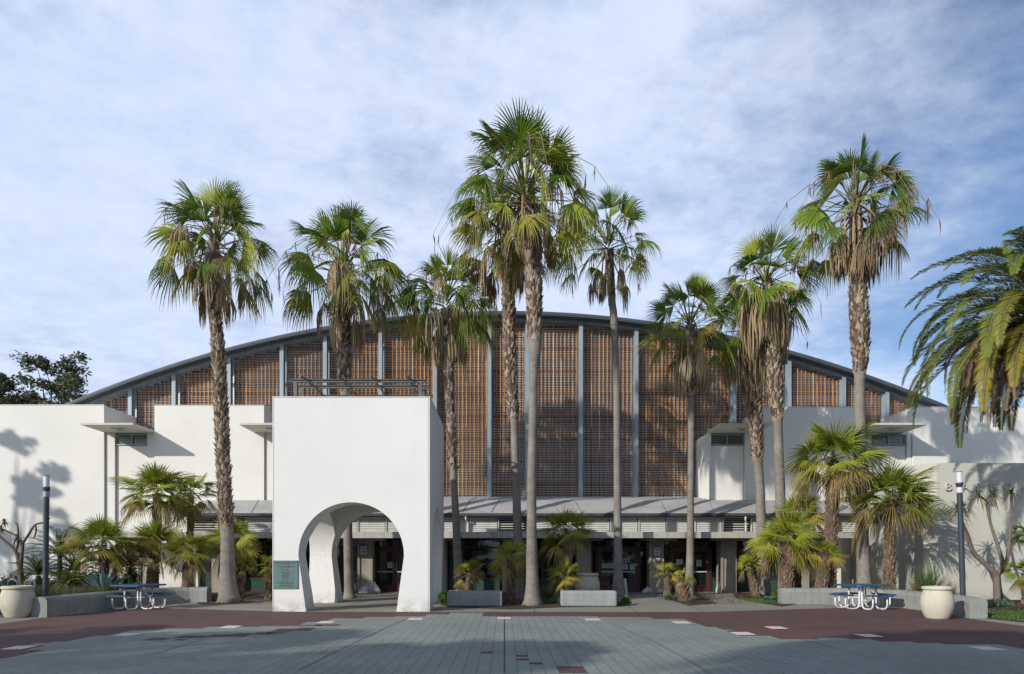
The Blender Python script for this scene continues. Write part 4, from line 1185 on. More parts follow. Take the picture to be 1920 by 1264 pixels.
cycad("very dark cycad behind the agave near the picnic table", 65, 25.6, 245, 1062, 55, 30)
cycad("dark cycad filling the gap in front of the white wall", 66, 26.5, 215, 1058, 50, 26)

def agave(name, label, seed, Y, px, py, rpx, n, w, cat, c1, c2, group=None, curl=0.25, z0=0.0, lo=8, thick=0.02):
    r = random.Random(seed); bs = P(px, CY, Y); bs.z = z0; L = rpx * Y / F
    M = MB()
    for i in range(n):
        t = (i + .5) / n; az = i * 2.39996; el = RD(86 - (86 - lo) * t ** 0.8 + r.uniform(-5, 5))
        o = Vector((math.cos(az), math.sin(az), 0)); s = Vector((-math.sin(az), math.cos(az), 0))
        c = mixc(c1, c2, r.random()); LL = L * r.uniform(0.85, 1.12) * (0.9 if t < 0.2 else 1)
        last = None; p = bs + UP * 0.06; e = el
        for q, ww in ((0, 0.45), (0.2, 0.75), (0.45, 1.0), (0.75, 0.7), (1.0, 0.0)):
            d = o * math.cos(e) + UP * math.sin(e); nn = -o * math.sin(e) + UP * math.cos(e)
            pp = bs + UP * 0.05 + (o * math.cos(el) + UP * math.sin(el)) * LL * q - UP * curl * LL * q * q * (1 - t * 0.3) * 0.5
            if ww == 0.0:
                v = M.vert(pp, mixc(c, BRN, 0.5)); M.face(last[0], last[1], v); M.face(last[1], last[2], v)
            else:
                a = M.vert(pp - s * w * ww + nn * w * 0.45 * ww, mixc(c, STRAW, 0.12)); m_ = M.vert(pp, mixc(c, (0.01, 0.02, 0.01), 0.1)); b = M.vert(pp + s * w * ww + nn * w * 0.45 * ww, mixc(c, STRAW, 0.12))
                if last: M.face(last[0], last[1], m_, a); M.face(last[1], last[2], b, m_)
                last = (a, m_, b)
    return tag(M.build(name, SUCC, loc=bs), label, cat, group)
BA1, BA2 = (0.11, 0.21, 0.205), (0.16, 0.27, 0.25)
agave("agave", "large blue-grey agave rosette behind the low wall", 71, 22.9, 193, 1100, 64, 50, 0.075, "agave", BA1, BA2, z0=0.30)
agave("agave", "smaller blue agave beside the large one, close to the low wall", 72, 22.2, 150, 1110, 36, 30, 0.045, "agave", BA1, (0.13, 0.24, 0.19), z0=0.15)
agave("agave", "pale-edged green agave behind the big vase by the hoops", 73, 23.0, 2, 1100, 34, 30, 0.03, "agave", (0.12, 0.20, 0.12), (0.2, 0.28, 0.16), z0=0.1)
agave("strap_plant", "green strap-leaved clump behind the gap beside the tallest trunk", 74, 25.4, 1028, 1120, 42, 46, 0.028, "plant", (0.05, 0.13, 0.035), (0.09, 0.19, 0.05), curl=0.5, lo=25)
for i, (px, py, Y, rp, wd, lab) in enumerate([(1250, 1118, 26.2, 11, 0.03, "teal succulent rosette under the upright stubby palm"), (1268, 1117, 25.8, 12, 0.03, "pinkish teal succulent behind the thick stubby stem"), (1299, 1128, 24.6, 12, 0.03, "silvery succulent beside the thick stubby stem"),
        (1240, 1122, 26.8, 8, 0.025, "small succulent at the tip of the planting strip by the column"), (1450, 1125, 25.0, 12, 0.025, "blue-green succulent against the end of the far low wall"),
        (1436, 1122, 25.4, 9, 0.02, "small blue-green succulent next to the wall end"), (990, 1122, 24.6, 10, 0.03, "grey succulent at the foot of the tallest palm"), (1012, 1126, 24.3, 10, 0.03, "grey-green succulent between tallest palm and pale bench")]):
    agave("succulent", lab, 80 + i, Y, px, py, rp, 34, wd, "succulent", (0.07, 0.17, 0.14), (0.14, 0.25, 0.2), "succulents in the beds", curl=0.1, z0=0.02, lo=0)

# branching aloe trees
def aloe(M, r, c, R, n, col, dcol):
    for i in range(n):
        t = (i + .5) / n; az = i * 2.4; el = RD(75 - 125 * t + r.uniform(-10, 10)); o = Vector((math.cos(az), math.sin(az), 0)); s = Vector((-math.sin(az), math.cos(az), 0))
        L = R * r.uniform(0.75, 1.1); cc = mixc(col, dcol, 1.0 if t > 0.75 else r.random() * 0.2); last = None
        for q, w in ((0, 1), (.35, .9), (.7, .6), (1, 0)):
            p = c + (o * math.cos(el) + UP * math.sin(el)) * L * q - UP * 0.55 * L * q * q
            if w == 0: v = M.vert(p, cc); M.face(last[0], last[1], v)
            else:
                a = M.vert(p - s * 0.022 * w, cc); b = M.vert(p + s * 0.022 * w, cc)
                if last: M.face(last[0], last[1], b, a)
                last = (a, b)
def aloe_tree(label, seed, Y, branches, heads, R, mat, col, dcol, cat="aloe"):
    r = random.Random(seed); x0 = branches[0][0][0]; bs = P(x0, CY, Y); bs.z = 0
    root = thing("aloe_tree", label, cat, bs)
    M = MB()
    for br in branches:
        ks = [(P(px, py, Y) + Vector((0, dy, 0)), w * 0.62 * Y / F) for px, py, w, dy in br]
        path = smooth_path(ks, 0.1)
        M.tube([p[0] for p in path], [p[1] for p in path], 8)
    M.build("trunk", mat, root, smooth=True)
    for px, py, dy, s_ in heads:
        M = MB(); aloe(M, r, P(px, py, Y) + Vector((0, dy, 0)), R * s_, 32, col, dcol); M.build("leaf_rosette", SUCC, root)
    return root
aloe_tree("forked smooth-stemmed aloe tree in front of the lettered wall", 91, 23.6,
    [[(1872,1128,14,0),(1870,1100,11,0),(1867,1078,10,0),(1850,1060,8,0),(1825,1035,6.5,0),(1808,1005,4.5,-.2),(1790,980,3.5,-.4),(1778,955,3,-.5)],
     [(1830,1042,6,0),(1818,1015,4.5,.1),(1812,985,4,.2),(1812,955,3,.2)],
     [(1866,1082,9,0),(1880,1062,7,0),(1877,1030,5,.1),(1866,985,4,.2),(1858,945,3.5,.2),(1857,935,3,.2)],
     [(1857,938,3,.2),(1845,930,2.5,.2)],[(1857,938,3,.2),(1868,928,2.5,.2)],
     [(1878,1070,7,0),(1888,1050,5.5,.0),(1894,1000,4,.0),(1897,950,3.5,0),(1896,925,3,0)]],
    [(1776,952,-.5,1.2),(1812,950,.2,1.3),(1843,928,.2,1.1),(1870,926,.2,1.1),(1896,922,0,1.0)], 0.48, BARKG, (0.06, 0.13, 0.03), (0.25, 0.13, 0.06))
aloe_tree("bare dark branching aloe with wilted brown heads against the white wall", 92, 25.0,
    [[(40,1100,9,0),(38,1068,8,0),(30,1035,5,0),(10,1015,4,0),(-20,990,3.5,0)],[(28,1033,4,0),(34,1020,3,0),(33,985,2.5,0),(30,980,3,0)],
     [(38,1068,7,0),(41,1040,5,0),(42,1020,4.5,0),(34,1008,3,0),(22,1000,3,0),(3,992,3,0)],[(42,1020,4,0),(55,1000,3.5,0),(66,984,3,0),(85,979,2.5,0),(94,971,1.5,0)],[(66,984,3,0),(68,995,2.5,0),(63,1010,2,0)]],
    [(8,978,0,0.8),(32,1008,0,0.9),(2,990,0,.7)], 0.36, BARKD, (0.10, 0.07, 0.035), (0.2, 0.11, 0.06))

# grass-like rosettes
def tuft(name, label, seed, Y, px, n, L, w, cat, col, tipc, sp_=1.0, z0=0.0, group=None):
    r = random.Random(seed); bs = P(px, CY, Y); bs.z = z0; M = MB()
    for i in range(n):
        az = r.uniform(0, 6.28); el = RD(90 - r.random() ** 0.7 * 75 * sp_); o = Vector((math.cos(az), math.sin(az), 0)); s = Vector((-math.sin(az), math.cos(az), 0))
        LL = L * r.uniform(0.7, 1.08); c = mixc(col, tipc, r.random() * 0.4); last = None; dr = r.uniform(0.08, 0.5) * math.cos(el)
        for q, ww in ((0, 1), (.4, .9), (.75, .6), (1, 0)):
            p = bs + (o * math.cos(el) + UP * math.sin(el)) * LL * q - UP * dr * LL * q * q
            if ww == 0: v = M.vert(p, tipc); M.face(last[0], last[1], v)
            else:
                a = M.vert(p - s * w * ww, c); b = M.vert(p + s * w * ww, c)
                if last: M.face(last[0], last[1], b, a)
                last = (a, b)
    return tag(M.build(name, BROAD, loc=bs), label, cat, group)
tuft("grass_tree", "tall spiky fountain of thin green leaves behind the big vase by the wall end", 101, 22.9, 1740, 620, 1.55, 0.007, "yucca", (0.07, 0.14, 0.04), (0.22, 0.26, 0.12), z0=0.25)
tuft("grass_tuft", "brown ornamental grass spilling over the low wall beside the vase", 102, 22.3, 1715, 300, 0.6, 0.006, "grass tuft", (0.16, 0.13, 0.05), (0.3, 0.2, 0.08), 1.1, z0=0.35, group="ornamental grasses")
tuft("grass_tuft", "rusty ornamental grass behind the vase, near the lamp post", 103, 21.6, 1782, 300, 0.7, 0.006, "grass tuft", (0.22, 0.13, 0.05), (0.35, 0.2, 0.08), 1.1, z0=0.35, group="ornamental grasses")
tuft("grass_tuft", "brown ornamental grass under the dense dark palm", 104, 23.0, 1675, 220, 0.5, 0.006, "grass tuft", (0.14, 0.13, 0.05), (0.26, 0.2, 0.08), 1.1, z0=0.3, group="ornamental grasses")

# leafy low cover and bushes
def leaves_in(M, r, c, rad, n, size, cols, flat=0.7):
    for i in range(n):
        v = Vector((r.gauss(0, 1), r.gauss(0, 1), r.gauss(0, 1))).normalized() * (r.random() ** 0.45)
        p = Vector((c[0] + v.x * rad[0], c[1] + v.y * rad[1], c[2] + v.z * rad[2]))
        if p.z < 0.01: p.z = r.uniform(0.01, 0.1)
        a = Vector((r.uniform(-1, 1), r.uniform(-1, 1), r.uniform(-.6, .8))).normalized(); b = a.cross(Vector((r.uniform(-1, 1), r.uniform(-1, 1), r.uniform(-1, 1)))).normalized()
        s_ = size * r.uniform(0.6, 1.3); c_ = mixc(r.choice(cols), r.choice(cols), r.random())
        M.poly([p - a * s_, p + b * s_ * 0.45, p + a * s_, p - b * s_ * 0.45], c_)
def bush(label, seed, Y, px, rp, hp, n, cols, size=0.05, name="shrub", cat="shrub", z0=0.0, group="low shrubs in the beds"):
    r = random.Random(seed); c = P(px, CY, Y); c.z = z0; R = rp * Y / F; H = hp * Y / F; M = MB()
    for k in range(7):
        q = (c.x + r.uniform(-.6, .6) * R, c.y + r.uniform(-.5, .5) * R, z0 + H * r.uniform(0.25, 0.65))
        leaves_in(M, r, q, (R * 0.5, R * 0.5, H * 0.45), n // 7, size, cols)
    return tag(M.build(name, BROAD, loc=c), label, cat, group)
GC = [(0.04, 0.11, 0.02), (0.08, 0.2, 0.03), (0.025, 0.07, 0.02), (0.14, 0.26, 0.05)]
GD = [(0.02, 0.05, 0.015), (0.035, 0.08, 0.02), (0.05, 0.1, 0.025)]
GT = [(0.05, 0.12, 0.08), (0.09, 0.18, 0.12), (0.12, 0.2, 0.1)]
bush("bright green shrub at the corner of the gateway", 111, 23.2, 830, 12, 28, 420, GC)
bush("green shrub behind the darker bench, next to the gateway", 112, 24.0, 848, 14, 24, 420, GC)
bush("green shrub behind the far end of the darker bench", 113, 24.0, 908, 14, 22, 420, GC)
bush("teal ground shrub between the shaggy stem and the darker bench", 114, 24.2, 945, 12, 14, 300, GT, 0.035)
bush("low green shrub between tallest trunk and paler bench", 115, 24.0, 1038, 16, 16, 420, GT, 0.04)
bush("leafy green shrub behind the paler bench", 116, 23.4, 1105, 24, 17, 620, GC, z0=0.25)
bush("green shrub against the slender palm foot", 117, 23.6, 1178, 13, 18, 360, GC)
bush("small green weed clump at the end of the paler bench", 118, 23.0, 1168, 10, 9, 260, GC, 0.035)
bush("green shrub behind the start of the far low wall", 119, 26.0, 1452, 10, 22, 260, GC)
bush("vine-like shrub behind the blue picnic table at the far wall", 120, 23.4, 1655, 30, 26, 500, [(0.05, 0.1, 0.02), (0.14, 0.14, 0.03), (0.2, 0.16, 0.05)], 0.035, z0=0.3)
bush("teal ground shrub at the foot of the branching aloe", 121, 22.6, 1868, 38, 16, 900, GT, 0.035)
bush("low teal shrub between lamp post and branching aloe", 122, 22.4, 1828, 22, 14, 500, GT, 0.035)
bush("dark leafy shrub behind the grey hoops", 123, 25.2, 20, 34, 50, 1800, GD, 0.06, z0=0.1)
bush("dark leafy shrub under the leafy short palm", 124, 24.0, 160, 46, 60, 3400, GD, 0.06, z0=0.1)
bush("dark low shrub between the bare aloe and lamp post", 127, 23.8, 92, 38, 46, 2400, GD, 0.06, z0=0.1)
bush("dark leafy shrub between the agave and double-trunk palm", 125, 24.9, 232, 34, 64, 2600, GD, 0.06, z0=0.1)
bush("small green plant by the foot of the tall rough-barked palm", 126, 25.4, 395, 8, 10, 160, GC, 0.035)
def cover(name, region, n, hmax, cols, seed, mat=BROAD, w=0.006):
    r = random.Random(seed); M = MB()
    for i in range(n):
        x = r.uniform(region[0], region[1]); y = r.uniform(region[2], region[3]); L = hmax * r.uniform(0.4, 1); c = mixc(r.choice(cols), r.choice(cols), r.random())
        a = r.uniform(0, 6.28); o = Vector((math.cos(a), math.sin(a), 0)); s = Vector((-math.sin(a), math.cos(a), 0)); ln = r.uniform(0.1, 0.7)
        p = Vector((x, y, 0.02)); q = p + UP * L * 0.6 + o * L * ln * 0.3; e = p + UP * L * 0.95 + o * L * ln
        M.face(M.vert(p - s * w, c), M.vert(p + s * w, c), M.vert(q + s * w * .7, c), M.vert(q - s * w * .7, c)); M.face(len(M.v) - 1, len(M.v) - 2, M.vert(e, c))
    tag(M.build(name, mat), kind='stuff')
cover("grass", (-17.2, -12.9, 21.2, 23.2), 11000, 0.85, [(0.07, 0.10, 0.02), (0.13, 0.15, 0.035), (0.2, 0.17, 0.06)], 131)
cover("lawn_grass", (13.2, 20, 17.3, 20.6), 12000, 0.09, [(0.05, 0.12, 0.02), (0.09, 0.17, 0.03)], 132)
cover("ground_cover_grass", (9.0, 10.5, 24.6, 26.3), 1200, 0.10, [(0.05, 0.14, 0.02), (0.09, 0.2, 0.03)], 133)
M = MB(); r = random.Random(140)
for (x0, x1, y0, y1, n) in ((-16.5, -11.0, 24, 32, 2600), (-2.0, 4.2, 22.9, 28, 2600), (6.0, 9.5, 23.5, 29, 1200), (9.6, 13.2, 24.5, 30, 1500), (13.6, 20, 20.8, 25.8, 3000), (-10.8, -8.6, 24, 26, 700), (-10.3, -7.8, 27, 31, 1600)):
    for i in range(n):
        x, y = r.uniform(x0, x1), r.uniform(y0, y1); s_ = r.uniform(0.015, 0.05); a = r.uniform(0, 6.28); z = 0.03
        c = r.choice([(0.10, 0.07, 0.045), (0.2, 0.15, 0.10), (0.06, 0.04, 0.03), (0.28, 0.22, 0.15)])
        u = Vector((math.cos(a), math.sin(a), r.uniform(-.3, .3))) * s_; v = Vector((-math.sin(a), math.cos(a), r.uniform(-.3, .3))) * s_ * 0.5; p = Vector((x, y, z))
        M.poly([p - u, p - v, p + u, p + v], c)
tag(M.build("leaf_litter", DRYLEAF), kind='stuff')
M = MB()
for i in range(170):
    x = r.uniform(-12, 12); y = 9.6 + r.random() ** 0.7 * 12.5; s_ = r.uniform(0.012, 0.04); a = r.uniform(0, 6.28)
    u = Vector((math.cos(a), math.sin(a), r.uniform(0, .4))) * s_; v = Vector((-math.sin(a), math.cos(a), 0.1)) * s_ * 0.4; p = Vector((x, y, 0.03))
    M.poly([p - u, p - v, p + u, p + v], r.choice([(0.2, 0.14, 0.08), (0.12, 0.08, 0.04), (0.3, 0.24, 0.12)]))
tag(M.build("fallen_leaves", DRYLEAF), kind='stuff')

# broadleaf trees
def tree(name, label, seed, x, y, h, spread, n, cols, leaf, trunk_r=0.3, clumps=26, zlo=0.35, cat="tree", group=None, th=1.0):
    r = random.Random(seed); root = thing(name, label, cat, (x, y, 0), group); M = MB(); L = MB()
    base = Vector((x, y, 0)); fork = base + Vector((r.uniform(-.3, .3), 0, h * zlo * 0.6))
    M.tube([base, base.lerp(fork, .5), fork], [trunk_r * 1.3, trunk_r, trunk_r * 0.85], 8)
    for k in range(clumps):
        az = k * 2.4 + r.uniform(-.3, .3); t = r.random()
        zc = h * (zlo + (0.97 - zlo) * t); rr = spread * math.sin(math.pi * min(0.95, 0.18 + 0.72 * t)) * r.uniform(0.35, 1.0)
        c = Vector((x + math.cos(az) * rr, y + math.sin(az) * rr, zc))
        m1 = fork.lerp(c, 0.45) + Vector((r.uniform(-.4, .4), r.uniform(-.4, .4), h * 0.05)); m2 = fork.lerp(c, 0.75) + Vector((r.uniform(-.3, .3), 0, h * 0.03))
        M.tube([fork, m1, m2, c], [trunk_r * 0.45, trunk_r * 0.28, trunk_r * 0.16, trunk_r * 0.05], 5, cap=False)
        for q in range(5):
            cc = c + Vector((r.gauss(0, .5), r.gauss(0, .5), r.gauss(0, .35))) * spread * 0.22
            s_ = spread * 0.16 * r.uniform(0.6, 1.2)
            leaves_in(L, r, cc, (s_, s_, s_ * 0.75 * th), n // (clumps * 5), leaf, cols)
    M.build("trunk", BARKG, root, smooth=True); L.build("crown", BROAD, root)
EU2 = [(0.075, 0.10, 0.045), (0.11, 0.14, 0.06), (0.05, 0.07, 0.035), (0.15, 0.16, 0.075)]
EU = [(0.045, 0.065, 0.03), (0.07, 0.095, 0.04), (0.03, 0.045, 0.02), (0.10, 0.11, 0.05)]
tree("eucalyptus_tree", "airy eucalyptus with an open crown beyond the low end of the arched roof", 151, P(108, 0, 62).x, 62, P(0, 664, 62).z, 5.2, 15000, EU2, 0.18, 0.30, 46, zlo=0.55)
tree("eucalyptus_tree", "dense dark eucalyptus at the picture edge behind the white wall", 152, P(8, 0, 58).x, 58, P(0, 705, 58).z, 3.6, 8000, EU2, 0.17, 0.3, 24, zlo=0.5)
for i, (x, y, h, s_) in enumerate([(-37.5, 20.0, 16.0, 2.3), (-27.0, 9.5, 8.3, 3.6), (-21, 3.5, 7.6, 3.6)]):
    tree("shade_tree", "broad leafy tree outside the view shading the garden", 160 + i, x, y, h, s_, 5200, EU, 0.19, 0.3, 22, zlo=0.4, group="trees outside the view")
shade_palm(171, -16, -9, 13.5); shade_palm(172, -13, -12.5, 13.5); shade_palm(173, -26, -5, 11); shade_palm(175, -22, -7, 11.0)
shade_palm(174, -16, -2.5, 8); shade_palm(176, -14, -8.2, 12.2); shade_palm(177, -10.5, -9.5, 12.4)
for i, (x, y, h, s_) in enumerate([(8, -38, 12, 7), (24, -34, 11, 7), (-6, -42, 13, 7), (40, -30, 12, 7), (16, -40, 10, 7), (-18, -44, 12, 7)]):
    tree("shade_tree", "broad leafy tree outside the view across the plaza", 180 + i, x, y, h, s_, 4500, EU, 0.45, 0.3, 24, zlo=0.12, group="trees across the plaza")
# ------------------------------------------------------------------ street furniture
def low_wall(label, pts, h, w):
    # rounded-top wall following a curved line
    ks = smooth_path([(Vector((x, y, 0)), 0) for x, y in pts], 0.25)
    prof = [(-w/2, 0.0), (-w/2, h - 0.13), (-w/2 + 0.035, h - 0.045), (-w/2 + 0.13, h), (w/2 - 0.13, h), (w/2 - 0.035, h - 0.045), (w/2, h - 0.13), (w/2, 0.0)]
    M = MB(); rows = []
    for i, (p, _) in enumerate(ks):
        t = (ks[min(i+1, len(ks)-1)][0] - ks[max(i-1, 0)][0]).normalized(); s = Vector((-t.y, t.x, 0))
        rows.append([M.vert(p + s * u + UP * z) for u, z in prof])
    for a, b in zip(rows, rows[1:]):
        for k in range(len(prof) - 1): M.face(a[k], a[k+1], b[k+1], b[k])
    M.face(*rows[0]); M.face(*reversed(rows[-1]))
    p0 = ks[0][0]
    o = M.build("low_wall", LOWW, loc=p0)
    bx = bmesh.new(); bx.from_mesh(o.data); bmesh.ops.recalc_face_normals(bx, faces=bx.faces); bx.to_mesh(o.data); bx.free()
    return tag(o, label, "low wall", "curved low concrete walls")
low_wall("curved low concrete wall in shade, running back past the picnic table with the pole stub", [(-12.80, 18.8), (-12.72, 20.5), (-12.58, 22.2), (-12.45, 23.6), (-12.1, 24.45), (-11.4, 24.85), (-10.75, 24.9)], 0.56, 0.44)
low_wall("curved low concrete wall ending beside the vase and lamp post near the lettered wall", [(9.75, 24.1), (11.5, 24.05), (12.6, 23.8), (13.15, 22.9), (13.25, 21.4), (13.1, 19.8), (12.86, 18.5)], 0.56, 0.44)
def bench(label, px0, px1, Y, h=0.53):
    x0, x1 = (px0 - CX) * Y / F, (px1 - CX) * Y / F
    M = MB(); M.box(x0, x1, Y, Y + 0.55, 0.015, h)
    o = M.build("concrete_bench", BENCH, loc=((x0 + x1) / 2, Y, 0), bevel=0.05)
    return tag(o, label, "bench", "solid concrete block benches")
bench("darker solid concrete block bench nearer the gateway", 838.5, 941.5, 22.6)
bench("paler solid concrete block bench in front of the doors", 1052.5, 1157, 22.6)

def vase(label, px, Y, R, h):
    x = (px - CX) * Y / F; root = thing("planter_vase", label, "planter", (x, Y, 0), "large cast stone vases")
    s = h / 0.86
    prof = [(0.0, 0.0), (0.30, 0.0), (0.315, 0.02), (0.375, 0.14), (0.425, 0.28), (0.44, 0.40), (0.435, 0.52), (0.405, 0.64), (0.36, 0.755)]
    M = MB(); M.lathe((x, Y, 0.01), [(r_ * R / 0.44, z * s) for r_, z in prof], 40); M.build("vase_body", VASEM, root, smooth=True)
    prof = [(0.345, 0.755), (0.385, 0.765), (0.405, 0.785), (0.405, 0.82), (0.39, 0.845), (0.35, 0.855), (0.32, 0.845), (0.31, 0.75), (0.0, 0.72)]
    M = MB(); M.lathe((x, Y, 0.01), [(r_ * R / 0.44, z * s) for r_, z in prof], 40); M.build("rim", VASEM, root, smooth=True)
vase("cream stone vase by the wall end with the grey hoops behind it", 33, 18.8, 0.42, 0.87)
vase("cream stone vase standing in front of the wall end and lamp post", 1757, 18.4, 0.40, 0.87)
vase("cream stone vase half hidden behind the paler concrete bench", 1101, 27.2, 0.50, 1.0)

def lamp(label, px, pyt, Y, lean=0.0):
    x = (px - CX) * Y / F; zt = EYE + (CY - pyt) * Y / F; root = thing("lamp_post", label, "lamp post", (x, Y, 0), "round dark lamp posts")
    k = Y / F; tx = lean
    pt = lambda z: (x + tx * z / zt, Y, z)
    M = MB(); M.tube([pt(0), pt(zt - 38 * k)], 4.8 * k, 20); M.tube([pt(0.0), pt(0.03)], 8 * k, 20); M.build("pole", POLE, root, smooth=False)
    M = MB(); M.tube([pt(zt - 40 * k), pt(zt - 30 * k)], 5.6 * k, 20); M.build("sensor_band", LOUV if px > 900 else GALV, root)
    M = MB(); M.tube([pt(zt - 30 * k), pt(zt - 28 * k), pt(zt - 24 * k), pt(zt - 21.5 * k), pt(zt - 21 * k)], [5.0 * k, 5.2 * k, 6.4 * k, 6.4 * k, 5 * k], 20); M.build("collar", POLE, root)
    M = MB(); M.tube([pt(zt - 21.5 * k), pt(zt - 1.2 * k)], 5.0 * k, 24); M.build("lamp_glass", LAMPG, root, smooth=False)
    M = MB(); M.tube([pt(zt - 1.2 * k), pt(zt)], 5.2 * k, 20); M.build("cap", POLE, root)
lamp("dark lamp post in front of the plain white wall and cycads", 85, 892, 20.6, 0.04)
lamp("dark lamp post in front of the lettered wall, behind the vase", 1806.5, 884, 20.2, -0.13)

def picnic(label, cx, cy, rot, stub):
    root = thing("picnic_table", label, "picnic table", (cx, cy, 0), "blue picnic tables")
    R3 = Matrix.Rotation(rot, 3, 'Z'); o0 = Vector((cx, cy, 0))
    T = lambda x, y, z: o0 + R3 @ Vector((x * 0.92, y * 0.92, z))
    def slab(M, hx, hy, x, y, z0, z1, cham):
        pts = [(-hx + cham, -hy), (hx - cham, -hy), (hx, -hy + cham), (hx, hy - cham), (hx - cham, hy), (-hx + cham, hy), (-hx, hy - cham), (-hx, -hy + cham)]
        lo = [M.vert(T(x + a, y + b, z0)) for a, b in pts]; hi = [M.vert(T(x + a, y + b, z1)) for a, b in pts]
        M.face(*reversed(lo)); M.face(*hi)
        for k in range(8): M.face(lo[k], lo[(k+1) % 8], hi[(k+1) % 8], hi[k])
    M = MB(); slab(M, 0.66, 0.66, 0, 0, 0.73, 0.78, 0.10); M.build("tabletop", BLUEP, root)
    ap = []
    for k in range(4):
        a = k * math.pi / 2; c, s = round(math.cos(a)), round(math.sin(a))
        M = MB(); hx, hy = (0.14, 0.46) if c else (0.46, 0.14)
        slab(M, hx, hy, c * 0.86, s * 0.86, 0.43, 0.475, 0.05); M.build("bench_seat", BLUEP, root)
        for e in (-0.27, 0.27):
            f = lambda d, z: T(c * d - s * e, s * d + c * e, z)
            pts = [f(0.33, 0.72), f(0.33, 0.22), f(0.345, 0.13), f(0.385, 0.065), f(0.45, 0.035), f(0.52, 0.03), f(0.68, 0.03), f(0.78, 0.05), f(0.845, 0.11), f(0.86, 0.2), f(0.86, 0.43)]
            M = MB(); M.tube(pts, 0.024, 10); M.build("leg", WPIPE, root, smooth=True)
    M = MB()
    for a, b in (((0.33, -.27), (-0.33, .27)), ((0.33, .27), (-.33, -.27))): M.tube([T(*a, 0.36), T(*b, 0.36)], 0.016, 6)
    M.tube([T(0.33, -.33, 0.70), T(.33, .33, .70)], 0.018, 6); M.tube([T(-0.33, -.33, 0.70), T(-.33, .33, .70)], 0.018, 6)
    M.build("brace", WPIPE, root)
    M = MB(); M.tube([T(0, 0, 0.775), T(0, 0, 0.80)], 0.035, 12)
    if stub: M.tube([T(0, 0, 0.3), T(0, 0, 1.34)], 0.019, 8)
    M.build("umbrella_sleeve", POLE, root)
picnic("blue picnic table with white tube legs and an empty umbrella pole, beside the shaded wall", -11.72, 21.9, RD(-14), True)
picnic("blue picnic table with white tube legs and no pole, in the sunlit wall curve", 11.5, 21.9, RD(10), False)

for i, (px, lab, dz) in enumerate(((24, "grey hoop bike rack directly behind the vase rim", 0), (57, "grey hoop bike rack between vase and wall end", 0), (-4, "grey hoop bike rack cut by the picture edge", -.05))):
    Y = 20.8; x = (px - CX) * Y / F; M = MB(); w = 0.15; h = 0.98 + dz
    pts = [(x - w, Y, 0)] + [(x - w, Y, h - w)] + [(x - w * math.cos(a), Y, h - w + w * math.sin(a)) for a in [math.pi * k / 8 for k in range(1, 8)]] + [(x + w, Y, h - w), (x + w, Y, 0)]
    M.tube(pts, 0.028, 10); tag(M.build("bike_hoop", HOOP, loc=(x, Y, 0), smooth=True), lab, "bike rack", "grey bike hoops")

# sandbags
def sandbag(label, px, py, Y, w, h, lean, mat, seed, grp="sandbags by the doors"):
    r = random.Random(seed); k = Y / F; x = (px - CX) * k; W2 = w * k / 2; H = h * k
    root = thing("sandbag", label, "sandbag", (x, Y, 0), grp)
    M = MB(); rows = []
    N = 9; S = 14
    for i in range(N + 1):
        t = i / N; rr = (0.62 + 0.5 * math.sin(math.pi * min(1, t * 1.05 + 0.12))) if t < 0.75 else 1.0 * (1 - (t - 0.75) / 0.25) ** 0.8 * 0.85 + 0.12
        cx_ = x + lean * k * t; row = []
        for q in range(S):
            a = 2 * math.pi * q / S; jj = 1 + 0.14 * noise.noise(Vector((math.cos(a) * 2, math.sin(a) * 2, t * 4 + seed)))
            row.append(M.vert((cx_ + math.cos(a) * W2 * rr * jj, Y + math.sin(a) * W2 * 0.62 * rr * jj, 0.01 + H * t * 0.86)))
        rows.append(row)
    for a, b in zip(rows, rows[1:]):
        for q in range(S): M.face(a[q], a[(q+1) % S], b[(q+1) % S], b[q])
    M.face(*reversed(rows[0])); M.face(*rows[-1]); M.build("sack", mat, root, smooth=True)
    M = MB(); tx = x + lean * k; z = 0.86 * H
    M.tube([(tx, Y, z - 0.01), (tx + 0.01, Y, z + 0.03), (tx + r.uniform(-.04, .04), Y, z + 0.03 + H * 0.14)], [0.035, 0.02, 0.045], 8); M.build("tied_neck", mat, root)
SB = [("grey sandbag half behind the tan one", 657, 14, 18, 8, SACKW, 1), ("tan sandbag at the foot of the signed column behind the arch", 662, 13, 19, 3, SACKO, 2), ("white sandbag slumped against the column, next to the tan one", 679, 16, 17, 6, SACKW, 3), ("white sandbag in the middle of the pile behind the arch", 687, 14, 18, 2, SACKW, 4),
      ("tall white sandbag leaning back in the pile behind the arch", 695, 13, 20, -4, SACKW, 5), ("bluish sandbag behind the pile at the column edge", 702, 12, 19, -3, SACKW, 6), ("outermost grey sandbag of the pile behind the arch", 710, 11, 20, -7, SACKW, 7),
      ("flat white sandbag against the column with the brown sign", 1210, 13, 12, 4, SACKW, 8), ("low white sandbag touching the column with the brown sign", 1218, 9, 11, 0, SACKW, 9), ("half hidden white sandbag behind the upright stubby palm", 1238, 12, 9, 0, SACKW, 10), ("upright tied white sandbag beside the plastered column by the door", 1346, 9, 20, 2, SACKW, 11)]
for i, (lab, px, w, h, lean, mat, sd) in enumerate(SB):
    sandbag(lab, px, 0, 30.75 + 0.06 * (i % 3), w, h, lean, mat, sd)
M = MB(); Y = 30.2; x = (1171.5 - CX) * Y / F; M.obox(Vector((x, Y, 0.35)), Vector((0.05, 0, 0)), Vector((0, 0.3, 0)), Vector((-0.03, 0, 0.34)))
tag(M.build("folding_sign", LOUV, loc=(x, Y, 0)), "thin white folding board seen edge-on beside the slender palm trunk", "sign board")

